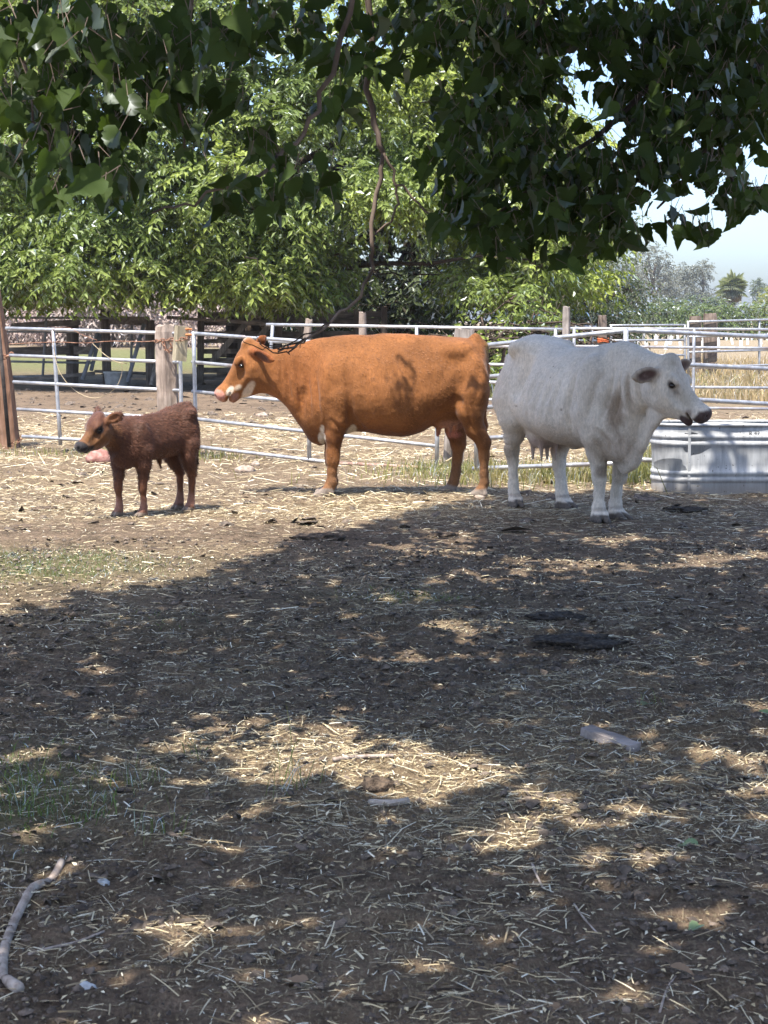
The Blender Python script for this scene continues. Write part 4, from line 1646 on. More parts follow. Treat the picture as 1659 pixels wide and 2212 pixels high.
for px, py, r_, mt, lab, sd in ((530, 1021, (.10, .07, .05), M_ROCK, 'brown rock lying below the sagging gate', 1), (552, 1010, (.05, .04, .035), M_ROCK, 'smaller rock touching the brown rock below the gate', 2),
                                (566, 898, (.10, .06, .045), M_ROCK, 'pale rock on the straw behind the brown cow\'s muzzle', 3), (186, 2150, (.026, .018, .016), M_ROCKB, 'bluish stone near the lower left corner', 4),
                                (222, 1915, (.018, .014, .012), M_ROCKB, 'bluish pebble up right of the bent stick', 6), (1035, 1078, (.05, .035, .025), M_ROCK, 'small pale rock in the strip of sun between the cows\' shadows', 8)):
    g_ = gnd(px, py)
    lump('rock', lab, 'rock', (g_.x, g_.y), r_, mt, sd, 'loose rocks', amp=.22)
for px, py, w, h, mt, lab, sd in ((690, 1172, .17, .03, M_DUNG, 'dry crusted cowpat at the edge of the shade', 1), (1203, 1345, .13, .022, M_DUNGW, 'small dark cowpat above the biggest cowpat', 2),
                                  (1245, 1397, .19, .026, M_DUNGW, 'biggest dark cowpat in the shade at the right', 3), (955, 1162, .10, .022, M_DUNG, 'small cowpat in front of the white cow\'s shade', 4),
                                  (98, 1106, .11, .025, M_DUNG, 'crumbled dry cowpat in the sun left of the calf', 5), (52, 1140, .09, .015, M_DUNG, 'flat dry cowpat in the sun near the left edge', 6),
                                  (1480, 1105, .17, .025, M_DUNGW, 'dark cowpat in front of the water tank', 7), (815, 1705, .055, .03, M_DUNG, 'dried dung clod on the sunny straw in the foreground', 8),
                                  (340, 1190, .09, .014, M_DUNG, 'thin dry cowpat beside the grass patch', 10)):
    g_ = gnd(px, py)
    lump('cowpat', lab, 'cowpat', (g_.x, g_.y), (w, w * .8, h), mt, sd + 40, 'cowpats', 3.6, .42, 28, 10, .3)


def litter_things():
    # weathered board offcut
    a, b = gnd(1264, 1603), gnd(1372, 1625)
    c = (a + b) / 2
    mb = MB()
    plank(mb, a - c + Vector((0, 0, .0)), b - c + Vector((0, 0, .0)), .062, .03, rnd, 6, up=(0.2, 1, .0), wob=.006)
    o = mb.build('board_offcut', wood_mat('offcut_wood', (.20, .18, .165), (.34, .31, .29), (.44, .41, .385), 70, 'X', .4))
    o.location = (c.x, c.y, gz(c.x, c.y) + .012)
    o.rotation_euler = (R(7), R(4), 0)
    tag(o, 'grey weathered board offcut lying in the straw at the right', 'board')

    def stick(name, label, pts, r0, r1, mat, cat, group=None, n=8):
        ps = [gnd(*p) for p in pts]
        for p in ps:
            p.z = gz(p.x, p.y) + r0 * 1.0
        out = []
        for i in range(len(ps) - 1):
            p0, p1, p2, p3 = ps[max(i - 1, 0)], ps[i], ps[i + 1], ps[min(i + 2, len(ps) - 1)]
            for t in (0, .33, .66):
                out.append(.5 * ((2 * p1) + (-p0 + p2) * t + (2 * p0 - 5 * p1 + 4 * p2 - p3) * t * t + (-p0 + 3 * p1 - 3 * p2 + p3) * t ** 3))
        out.append(ps[-1])
        c = out[0].copy()
        rg = random.Random(len(pts))
        o = MB().tube([tuple(q - c) for q in out], list(np.linspace(r0, r1, len(out))), n, True, .05, rg).build(name, mat, None, True)
        o.location = c
        tag(o, label, cat, group)
    M_STICK = gen_noise_mat('stick_bark', (.22, .17, .135), (.38, .31, .26), 25, .85, .4, .005, c3=(.48, .41, .35))
    stick('bent_stick', 'thick bent grey stick at the lower left edge', [(133, 1872), (110, 1900), (72, 1938), (40, 1980), (16, 2030), (6, 2080), (6, 2125), (20, 2155), (42, 2172)], .011, .014, M_STICK, 'stick')
    stick('twig', 'thin brown twig lying right of the bent stick', [(62, 2070), (110, 2058), (165, 2042), (225, 2022)], .0045, .003, M_STICK, 'twig', 'twigs in the foreground')
    stick('twig', 'thin wavy twig in the straw left of the board offcut', [(1040, 1655), (1110, 1668), (1180, 1672), (1260, 1680), (1330, 1695)], .005, .003, M_BARK, 'twig', 'twigs in the foreground')
    stick('twig', 'pale forked twig near the bottom right corner', [(1425, 2212), (1440, 2150), (1460, 2120)], .003, .002, M_STICK, 'twig', 'twigs in the foreground')
    stick('twig', 'curved pale twig below the sunny straw', [(1150, 1870), (1158, 1895), (1172, 1920)], .004, .003, M_STICK, 'twig', 'twigs in the foreground')
    stick('twig', 'crooked twig in the middle of the dark foreground', [(1240, 1965), (1262, 1990), (1290, 2020)], .003, .002, M_STICK, 'twig', 'twigs in the foreground')
    stick('twig', 'long dark twig near the bottom centre', [(760, 2190), (850, 2180), (930, 2160), (1000, 2150)], .003, .002, M_BARK, 'twig', 'twigs in the foreground')
    stick('twig', 'brown stick across the sunny straw patch', [(720, 1650), (790, 1640), (850, 1640)], .008, .006, M_STICK, 'twig', 'twigs in the foreground')
    stick('twig', 'bark stick slanting by the sunny patch\'s right end', [(800, 1735), (840, 1745), (880, 1735)], .010, .012, M_STICK, 'twig', 'twigs in the foreground')
    # fallen leaves one can pick out
    me = mesh_np('fallen_leaf', LEAF_B[0] * np.array([1, 1, 1.6]), LEAF_B[1])
    a = me.attributes.new('tint', 'FLOAT', 'POINT')
    a.data.foreach_set('value', np.full(len(LEAF_B[0]), .6, np.float32))
    me2 = me.copy()
    me.materials.append(leaf_mat('fallen_green', (.25, .34, .17), (.8, .9, .5), .3, .5))
    me2.materials.append(leaf_mat('fallen_brown', (.33, .23, .15), (.6, .5, .3), .2, .6))
    for px, py, s_, rz, dry, lab in ((1508, 1832, .055, 2.0, 0, 'pale green fallen leaf at the lower right'), (1478, 1846, .03, .5, 0, 'small green leaf left of the pale green leaf'), (905, 2200, .05, 1.0, 1, 'curled brown leaf at the bottom, in a fleck of sun'),
                                     (1448, 2110, .06, 4.0, 1, 'long pinkish dry leaf near the bottom right corner'), (1400, 1540, .06, .3, 0, 'grey-green leaf on the dark soil at the right'), (1720 - 60, 1545, .04, 1, 0, 'small grey-green leaf at the right edge'),
                                     (655, 2140, .07, 1.2, 1, 'brown dry leaf in a fleck of sun at lower centre'), (1510, 2000, .045, 2.4, 0, 'green leaf scrap low at the right'), (1210, 2200, .05, 2.0, 1, 'dry leaf by the bottom edge right of centre')):
        g = gnd(px, py)
        o = link('fallen_leaf', me2 if dry else me)
        o.location = (g.x, g.y, gz(g.x, g.y) + .012)
        o.rotation_euler = (random.uniform(-.4, .4), random.uniform(-.4, .4), rz)
        o.scale = (s_, s_, s_)
        tag(o, lab, 'leaf', 'fallen leaves')


litter_things()
# ================================================================ animals
class SDF:
    """solid built from smoothly blended shapes, turned into one continuous skin"""

    def __init__(self, lo, hi, h):
        self.h = h
        self.lo = np.array(lo, float)
        self.n = np.ceil((np.array(hi, float) - self.lo) / h).astype(int) + 1
        self.F = np.full(self.n, 0.25, np.float32)
        self.ax = [self.lo[i] + h * np.arange(self.n[i]) for i in range(3)]

    def _slice(self, lo, hi):
        a = np.clip(np.floor((np.array(lo) - self.lo) / self.h).astype(int), 0, self.n - 1)
        b = np.clip(np.ceil((np.array(hi) - self.lo) / self.h).astype(int) + 1, 1, self.n)
        return a, b

    def op(self, lo, hi, fn, k, mode):
        pad = max(k, 0.02) + 0.05
        a, b = self._slice(np.array(lo) - pad, np.array(hi) + pad)
        if np.any(b <= a):
            return
        X = self.ax[0][a[0]:b[0]][:, None, None]
        Y = self.ax[1][a[1]:b[1]][None, :, None]
        Z = self.ax[2][a[2]:b[2]][None, None, :]
        d = fn(X, Y, Z).astype(np.float32)
        sl = (slice(a[0], b[0]), slice(a[1], b[1]), slice(a[2], b[2]))
        A = self.F[sl]
        if mode == 'add':
            if k <= 0:
                self.F[sl] = np.minimum(A, d)
            else:
                t = np.clip(0.5 + 0.5 * (A - d) / k, 0, 1)
                self.F[sl] = A + (d - A) * t - k * t * (1 - t)
        else:
            d = -d
            if k <= 0:
                self.F[sl] = np.maximum(A, d)
            else:
                t = np.clip(0.5 - 0.5 * (A - d) / k, 0, 1)
                self.F[sl] = A + (d - A) * t + k * t * (1 - t)

    def cone(self, p, r1, q, r2, k=0.03, mode='add', sy=1.0):
        p = np.array(p, float)
        q = np.array(q, float)
        ba = q - p
        L2 = max(ba @ ba, 1e-9)
        rm = max(r1, r2)

        def fn(X, Y, Z):
            x, y, z = X - p[0], (Y - p[1]), Z - p[2]
            t = np.clip((x * ba[0] + y * ba[1] + z * ba[2]) / L2, 0, 1)
            dx, dy, dz = x - t * ba[0], (y - t * ba[1]) / sy, z - t * ba[2]
            return np.sqrt(dx * dx + dy * dy + dz * dz) - (r1 + (r2 - r1) * t)
        self.op(np.minimum(p, q) - rm, np.maximum(p, q) + rm, fn, k, mode)

    def chain(self, pts, k=0.03, sy=1.0):
        for a, b in zip(pts[:-1], pts[1:]):
            self.cone(a[:3], a[3], b[:3], b[3], k, 'add', sy)

    def ell(self, c, r, k=0.03, mode='add', M=None):
        c = np.array(c, float)
        r = np.array(r, float)
        M = np.eye(3) if M is None else np.array(M, float)
        rm = np.max(r)

        def fn(X, Y, Z):
            x, y, z = X - c[0], Y - c[1], Z - c[2]
            u = M[0, 0] * x + M[1, 0] * y + M[2, 0] * z
            v = M[0, 1] * x + M[1, 1] * y + M[2, 1] * z
            w = M[0, 2] * x + M[1, 2] * y + M[2, 2] * z
            k0 = np.sqrt((u / r[0]) ** 2 + (v / r[1]) ** 2 + (w / r[2]) ** 2)
            k1 = np.sqrt((u / r[0] ** 2) ** 2 + (v / r[1] ** 2) ** 2 + (w / r[2] ** 2) ** 2)
            return k0 * (k0 - 1) / (k1 + 1e-6)
        self.op(c - rm, c + rm, fn, k, mode)

    def loft(self, st, k=0.0, o=(0, 0, 0), M=None, ex=2.2, low=1.0, high=0.8, bend=None, mid=.5):
        """stations (x, top, bottom, half width) along local x; low/high narrow the width at the bottom/top"""
        st = np.array(sorted(st), float)
        xs = st[:, 0]
        # smooth the stations with a cubic resample
        xf = np.linspace(xs[0], xs[-1], 160)

        def cub(ys):
            m = np.gradient(ys, xs)
            i = np.clip(np.searchsorted(xs, xf) - 1, 0, len(xs) - 2)
            h_ = xs[i + 1] - xs[i]
            t = (xf - xs[i]) / h_
            return ((2 * t ** 3 - 3 * t ** 2 + 1) * ys[i] + (t ** 3 - 2 * t ** 2 + t) * h_ * m[i]
                    + (-2 * t ** 3 + 3 * t ** 2) * ys[i + 1] + (t ** 3 - t ** 2) * h_ * m[i + 1])
        T, B, W = cub(st[:, 1]), cub(st[:, 2]), cub(st[:, 3])
        o = np.array(o, float)
        M = np.eye(3) if M is None else np.array(M, float)
        # corners in world
        cs = []
        for x_ in (xs[0] - .02, xs[-1] + .02):
            for y_ in (-W.max() - .1, W.max() + .1):
                for z_ in (B.min(), T.max()):
                    cs.append(o + M @ np.array([x_, y_, z_]))
        cs = np.array(cs)

        def fn(X, Y, Z):
            x, y, z = X - o[0], Y - o[1], Z - o[2]
            u = M[0, 0] * x + M[1, 0] * y + M[2, 0] * z
            v = M[0, 1] * x + M[1, 1] * y + M[2, 1] * z
            w = M[0, 2] * x + M[1, 2] * y + M[2, 2] * z
            uc = np.clip(u, xs[0], xs[-1])
            if bend is not None:
                v = v - bend(uc)
            t = np.interp(uc, xf, T)
            b = np.interp(uc, xf, B)
            wd = np.maximum(np.interp(uc, xf, W), 0.01)
            zc = b + (t - b) * mid
            up_ = w > zc
            hh = np.maximum(np.where(up_, t - zc, zc - b), 0.01)
            q = (w - zc) / hh
            wd = wd * np.where(q > 0, 1 + (high - 1) * np.clip(q, 0, 1), 1 + (low - 1) * np.clip(-q, 0, 1))
            f = (np.abs(q) ** ex + np.abs(v / wd) ** ex) ** (1 / ex)
            d = (f - 1) * np.minimum(hh, wd)
            du = np.maximum(np.abs(u - uc), 0)
            return np.where(du > 0, np.sqrt(np.maximum(d, 0) ** 2 + du ** 2) + np.minimum(d, 0) * 0, d)
        self.op(cs.min(0), cs.max(0), fn, k, 'add')

    def floor(self, z=0.0):
        Z = self.ax[2][None, None, :]
        self.F = np.maximum(self.F, (z - Z).astype(np.float32))

    def skin(self):
        F = self.F
        s = F < 0
        c = s[:-1, :-1, :-1].astype(np.int8)
        tot = np.zeros(np.array(F.shape) - 1, np.int8)
        for i in (0, 1):
            for j in (0, 1):
                for k in (0, 1):
                    tot += s[i:F.shape[0] - 1 + i, j:F.shape[1] - 1 + j, k:F.shape[2] - 1 + k]
        mask = (tot > 0) & (tot < 8)
        I = np.argwhere(mask)
        idx = np.full(mask.shape, -1, np.int64)
        idx[mask] = np.arange(len(I))
        acc = np.zeros((len(I), 3))
        cnt = np.zeros(len(I))
        cor = [(i, j, k) for i in (0, 1) for j in (0, 1) for k in (0, 1)]
        val = {q: F[I[:, 0] + q[0], I[:, 1] + q[1], I[:, 2] + q[2]].astype(float) for q in cor}
        for a in cor:
            for axi in range(3):
                if a[axi] == 0:
                    b = list(a)
                    b[axi] = 1
                    b = tuple(b)
                    va, vb = val[a], val[b]
                    cr = (va < 0) != (vb < 0)
                    t = np.where(cr, va / np.where(cr, va - vb, 1), 0)
                    p = np.tile(np.array(a, float), (len(I), 1))
                    p[:, axi] = t
                    acc += p * cr[:, None]
                    cnt += cr
        V = self.lo + self.h * (I + acc / cnt[:, None])
        quads = []
        for axi in range(3):
            o1, o2 = [(1, 2), (2, 0), (0, 1)][axi]
            sl0 = [slice(1, -1)] * 3
            sl1 = [slice(1, -1)] * 3
            sl0[axi] = slice(0, -1)
            sl1[axi] = slice(1, None)
            A = s[tuple(sl0)]
            B = s[tuple(sl1)]
            E = np.argwhere(A != B)
            base = E.copy()
            off = np.ones(3, int)
            off[axi] = 0
            base = E + off
            ins = A[E[:, 0], E[:, 1], E[:, 2]]

            def cell(d1, d2):
                q = base.copy()
                q[:, o1] -= d1
                q[:, o2] -= d2
                return idx[q[:, 0], q[:, 1], q[:, 2]]
            c00, c10, c11, c01 = cell(0, 0), cell(1, 0), cell(1, 1), cell(0, 1)
            Q = np.stack([c11, c01, c00, c10], 1)
            Q[~ins] = Q[~ins][:, ::-1]
            quads.append(Q)
        Q = np.vstack(quads)
        Q = Q[(Q >= 0).all(1)]
        # one light relaxation pass keeps the skin even
        for _ in range(2):
            sm = np.zeros_like(V)
            ct = np.zeros(len(V))
            for a in range(4):
                np.add.at(sm, Q[:, a], V[Q[:, (a + 1) % 4]])
                np.add.at(ct, Q[:, a], 1)
            V = V * 0.5 + 0.5 * sm / np.maximum(ct, 1)[:, None]
        return V, Q


def rot_y(a):       # pitch: positive turns nose up
    c, s = math.cos(a), math.sin(a)
    return np.array([[c, 0, -s], [0, 1, 0], [s, 0, c]])


def rot_z(a):
    c, s = math.cos(a), math.sin(a)
    return np.array([[c, -s, 0], [s, c, 0], [0, 0, 1]])


def rot_x(a):
    c, s = math.cos(a), math.sin(a)
    return np.array([[1, 0, 0], [0, c, -s], [0, s, c]])


HEAD_ST = [(-.04, -.05, -.16, .05), (.0, -.012, -.24, .085), (.06, .008, -.31, .112), (.13, .012, -.335, .122), (.19, .006, -.335, .122),
           (.26, -.006, -.315, .102), (.33, -.012, -.28, .083), (.39, -.008, -.225, .075), (.44, .004, -.175, .08), (.475, .006, -.145, .083),
           (.505, -.008, -.125, .066), (.52, -.035, -.105, .035)]


def cow_head(s, o, M, sc=1.0, mouth=0.0, ear=None, wide=1.0):
    """head in its own frame: x from poll to muzzle, z out of the forehead, y to the animal's left"""
    o = np.array(o, float)
    M = np.array(M, float)

    def P(x, y, z):
        return o + M @ (np.array([x, y, z]) * sc)
    s.loft([(a * sc, t * sc, b * sc, w * sc * wide) for a, t, b, w in HEAD_ST], 0.05 * sc, o, M, 2.35, 0.55, 0.86)
    for sg in (-1, 1):
        s.ell(P(.15, sg * .055, -.20), np.array([.12, .055, .10]) * sc, .05 * sc, 'add', M)          # cheek
        s.ell(P(.165, sg * .108, -.03), np.array([.05, .024, .03]) * sc, .03 * sc, 'add', M)         # brow
        s.ell(P(.182, sg * .128, -.075), np.array([.026, .022, .02]) * sc, .012 * sc, 'sub', M)      # eye socket
        s.ell(P(.30, sg * .092, -.10), np.array([.10, .022, .035]) * sc, .04 * sc, 'sub', M)         # hollow of the face
        s.ell(P(.505, sg * .045, -.03), np.array([.02, .02, .016]) * sc, .008 * sc, 'sub', M)        # nostril
        s.ell(P(.45, sg * .055, -.075), np.array([.055, .035, .06]) * sc, .03 * sc, 'add', M)        # muzzle pad
    s.ell(P(.0, 0, -.01), np.array([.045, .06, .035]) * sc, .05 * sc, 'add', M)                      # poll
    # mouth line and chin
    s.ell(P(.455, 0, -.118 - mouth * .02), np.array([.07, .12, .006 + .012 * mouth]) * sc, .006 * sc, 'sub', M @ rot_y(R(-12)))
    s.ell(P(.43 - .01 * mouth, 0, -.158 - .03 * mouth), np.array([.055, .05, .028]) * sc, .02 * sc, 'add', M)


def ears(s, o, M, sc, spec):
    """spec: list of (side, direction in body axes, opening normal, length, half width)"""
    out = []
    for sg, d, nrm_, L, W in spec:
        d = np.array(d, float)
        d /= np.linalg.norm(d)
        nn = np.array(nrm_, float)
        nn -= d * (nn @ d)
        nn /= np.linalg.norm(nn)
        E = np.stack([d, nn, np.cross(d, nn)], 1)
        base = np.array(o) + np.array(M) @ (np.array([.04, sg * .09, -.085]) * sc)
        c = base + d * (L * .56)
        s.cone(base, .034 * sc, base + d * L * .3, .028 * sc, .02)
        s.ell(c, (L * .5, .016, W), .015, 'add', E)
        s.cone(c + d * L * .2, W * .5, c + d * L * .52, .008, .02, 'add')
        s.ell(c + nn * .02 + d * L * .02, (L * .36, .017, W * .62), .008, 'sub', E)
        out.append((c, L, W, E, c + nn * .012))
    return out


def leg(s, pts, hoof_dir, sc=1.0, k=0.03, hl=.085):
    """pts: (x,y,z,r) down to the pastern; hoof_dir: heading of the toes in radians"""
    s.chain(pts, k)
    x, y, z, r = pts[-1]
    d = np.array([math.cos(hoof_dir), math.sin(hoof_dir), 0])
    n = np.array([-d[1], d[0], 0])
    for sg in (-1, 1):
        a = np.array([x, y, z]) + n * sg * .022 * sc
        b = np.array([x, y, .016 * sc]) + d * hl * sc + n * sg * .030 * sc
        c = np.array([x, y, .028 * sc]) - d * .02 * sc + n * sg * .028 * sc
        s.cone(a, .036 * sc, b, .017 * sc, .012)
        s.cone(a, .036 * sc, c, .034 * sc, .012)
        s.cone(c, .032 * sc, b, .018 * sc, .008)
        s.ell(np.array([x, y, z]) - d * .045 * sc + n * sg * .022 * sc + np.array([0, 0, .01]), np.array([.016, .014, .018]) * sc, .012)


def paint(V, base, spots):
    """spots: (centre, radii, rotation or None, colour, softness)"""
    C = np.tile(np.array(base, float), (len(V), 1))
    wob = (fbm(V[:, 0] * 23 + 5, V[:, 2] * 23 + V[:, 1] * 17, 3, 3) - .5)
    for c, r, M, col, soft in spots:
        q = V - np.array(c, float)
        if M is not None:
            q = q @ np.array(M)
        f = np.sqrt(((q / np.array(r, float)) ** 2).sum(1)) + wob * .35
        t = 1 - sstep(1 - soft, 1 + soft, f)
        C = C + (np.array(col, float) - C) * t[:, None]
    return C


def hide_mat(name, rough, bumps, fscale, dirt, sheen=0.25, stretch=(1.0, 1.0, .35), blot=.25):
    m, nt, out = new_mat(name)
    a = nt.nodes.new('ShaderNodeAttribute')
    a.attribute_name = 'coat'
    oc = obj_coords(nt)
    n1 = noise(nt, oc, 3.2, 4)
    n2 = noise(nt, mapping(nt, oc, stretch, (0, R(25), 0)), fscale, 4, 0.6, .6)
    r1 = ramp(nt, n1.outputs[0], [(0.3, 1 - blot), (0.68, 1 + blot * .5)])
    c = mix(nt, 1.0, a.outputs['Color'], r1.outputs[0], 'MULTIPLY')
    r2 = ramp(nt, n2.outputs[0], [(0.3, .78), (0.7, 1.14)])
    c = mix(nt, 1.0, c, r2.outputs[0], 'MULTIPLY')
    n3 = noise(nt, oc, 9.0, 5, .65)
    r3 = ramp(nt, n3.outputs[0], [(0.58, 0.0), (0.78, 0.5)])
    c = mix(nt, r3.outputs[0], c, dirt)
    p = pbsdf(nt, out, rough, 0, .14)
    nt.links.new(c, p.inputs['Base Color'])
    try:
        p.inputs['Sheen Weight'].default_value = sheen
        p.inputs['Sheen Roughness'].default_value = .4
    except Exception:
        pass
    b1 = bump(nt, n2.outputs[0], bumps, .01)
    n4 = noise(nt, oc, 11.0, 3)
    nt.links.new(bump(nt, n4.outputs[0], .25, .02, b1), p.inputs['Normal'])
    return m


M_EYE = bpy.data.materials.new('eye')
M_EYE.use_nodes = True
M_EYE.node_tree.nodes['Principled BSDF'].inputs['Base Color'].default_value = (.012, .008, .006, 1)
M_EYE.node_tree.nodes['Principled BSDF'].inputs['Roughness'].default_value = .12


M_COAT, _nt, _out = new_mat('hair_coat')
_a = _nt.nodes.new('ShaderNodeAttribute')
_a.attribute_name = 'coat'
_p = pbsdf(_nt, _out, .6, 0, .25)
_nt.links.new(_a.outputs['Color'], _p.inputs['Base Color'])


def coat(root, V, Q, C, sel, n, Lr, wr, lift, wander, low, tintr):
    """short tapering hairs combed back and down over the skin"""
    nrm = vnormals(V, Q)
    w = sel.astype(float)
    ids = RNG.choice(len(V), n, p=w / w.sum())
    p = V[ids] + RNG.normal(0, .004, (n, 3))
    nn = nrm[ids]
    comb = np.stack([-.8 + 2 * wander * (fbm(p[:, 0] * 7, p[:, 2] * 7, 31, 3) - .5), wander * (fbm(p[:, 0] * 9, p[:, 2] * 9, 77, 2) - .5), -low[1] + 2.4 * wander * (fbm(p[:, 0] * 6 + 9, p[:, 2] * 6, 51, 3) - .5)], 1) + RNG.normal(0, .18, (n, 3))
    t = comb - nn * (comb * nn).sum(1, keepdims=True)
    t /= np.linalg.norm(t, axis=1, keepdims=True) + 1e-9
    L = RNG.uniform(Lr[0], Lr[1], n)[:, None]
    side = np.cross(nn, t)
    wd = RNG.uniform(wr[0], wr[1], n)[:, None]
    a0 = p - nn * .003
    m0 = p + t * L * .55 + nn * lift
    tip = p + t * L + nn * lift * .8 + RNG.normal(0, .002, p.shape)
    HV = np.stack([a0 - side * wd, a0 + side * wd, m0 + side * wd * .8, m0 - side * wd * .8, tip], 1).reshape(-1, 3)
    b = np.arange(n)[:, None] * 5
    T = np.concatenate([b + np.array([[0, 1, 2]]), b + np.array([[0, 2, 3]]), b + np.array([[3, 2, 4]])], 0)
    hm = mesh_np('coat', HV, T, True)
    clump = .75 + .5 * fbm(p[:, 0] * 16, p[:, 2] * 16 + p[:, 1] * 9, 88, 2)
    cc = C[ids] * (RNG.uniform(tintr[0], tintr[1], n) * clump)[:, None]
    vcol(hm, 'coat', np.repeat(cc, 5, axis=0))
    tag(link('coat', hm, M_COAT, root), kind='stuff')


def eyeballs(body, o, M, sc):
    for sg in (-1, 1):
        mb = MB()
        c = np.array(o) + np.array(M) @ (np.array([.182, sg * .107, -.075]) * sc)
        r = .021 * sc
        vs, fs = [], []
        nu, nv = 12, 7
        for j in range(nv):
            th = math.pi * (j + .5) / nv
            for i in range(nu):
                a = 2 * math.pi * i / nu
                vs.append((c[0] + r * math.sin(th) * math.cos(a), c[1] + r * math.sin(th) * math.sin(a), c[2] + r * math.cos(th)))
        for j in range(nv - 1):
            for i in range(nu):
                i2 = (i + 1) % nu
                fs.append((j * nu + i, (j + 1) * nu + i, (j + 1) * nu + i2, j * nu + i2))
        fs.append(tuple(range(nu)))
        fs.append(tuple((nv - 1) * nu + i for i in range(nu - 1, -1, -1)))
        mb.add(vs, fs)
        mb.build('eye', M_EYE, body, True)


def vnormals(V, Q):
    nrm = np.zeros_like(V)
    fn = np.cross(V[Q[:, 2]] - V[Q[:, 0]], V[Q[:, 3]] - V[Q[:, 1]])
    for a in range(4):
        np.add.at(nrm, Q[:, a], fn)
    return nrm / (np.linalg.norm(nrm, axis=1, keepdims=True) + 1e-9)


def relief(V, Q, lines, lump=.004):
    """press folds (depth > 0) or raise ridges (depth < 0) along polylines drawn on the flanks: (points (x,z), width, depth, side 0/1/-1)"""
    nrm = vnormals(V, Q)
    d = np.zeros(len(V))
    for pts, w, dep, side in lines:
        best = np.full(len(V), 9.0)
        T = np.zeros(len(V))
        ns = len(pts) - 1
        for si, ((x0, z0), (x1, z1)) in enumerate(zip(pts[:-1], pts[1:])):
            ax, az = x1 - x0, z1 - z0
            t = np.clip(((V[:, 0] - x0) * ax + (V[:, 2] - z0) * az) / (ax * ax + az * az), 0, 1)
            e = np.hypot(V[:, 0] - x0 - t * ax, V[:, 2] - z0 - t * az)
            T = np.where(e / w < best, (si + t) / ns, T)
            best = np.minimum(best, e / w)
        g = np.exp(-best ** 2) * dep * np.sin(np.pi * T) * np.clip((np.abs(nrm[:, 1]) - .15) / .4, 0, 1)
        if side:
            g = g * (V[:, 1] * side > 0)
        d -= g
    d += lump * (fbm(V[:, 0] * 9 + 40 + V[:, 1] * 3, V[:, 2] * 9 + V[:, 1] * 5, 15, 3) - .5) * 2
    return V + nrm * d[:, None]


def finish_animal(name, s, col_fn, mat, loc, heading, label, lines=(), lump=.004):
    V, Q = s.skin()
    V = relief(V, Q, lines, lump)
    me = mesh_np(name, V, Q, True)
    vcol(me, 'coat', col_fn(V))
    root = link(name, me, mat)
    root.location = loc
    root.rotation_euler = (0, 0, heading)
    tag(root, label, 'calf' if name == 'calf' else 'cow')
    return root, V, Q


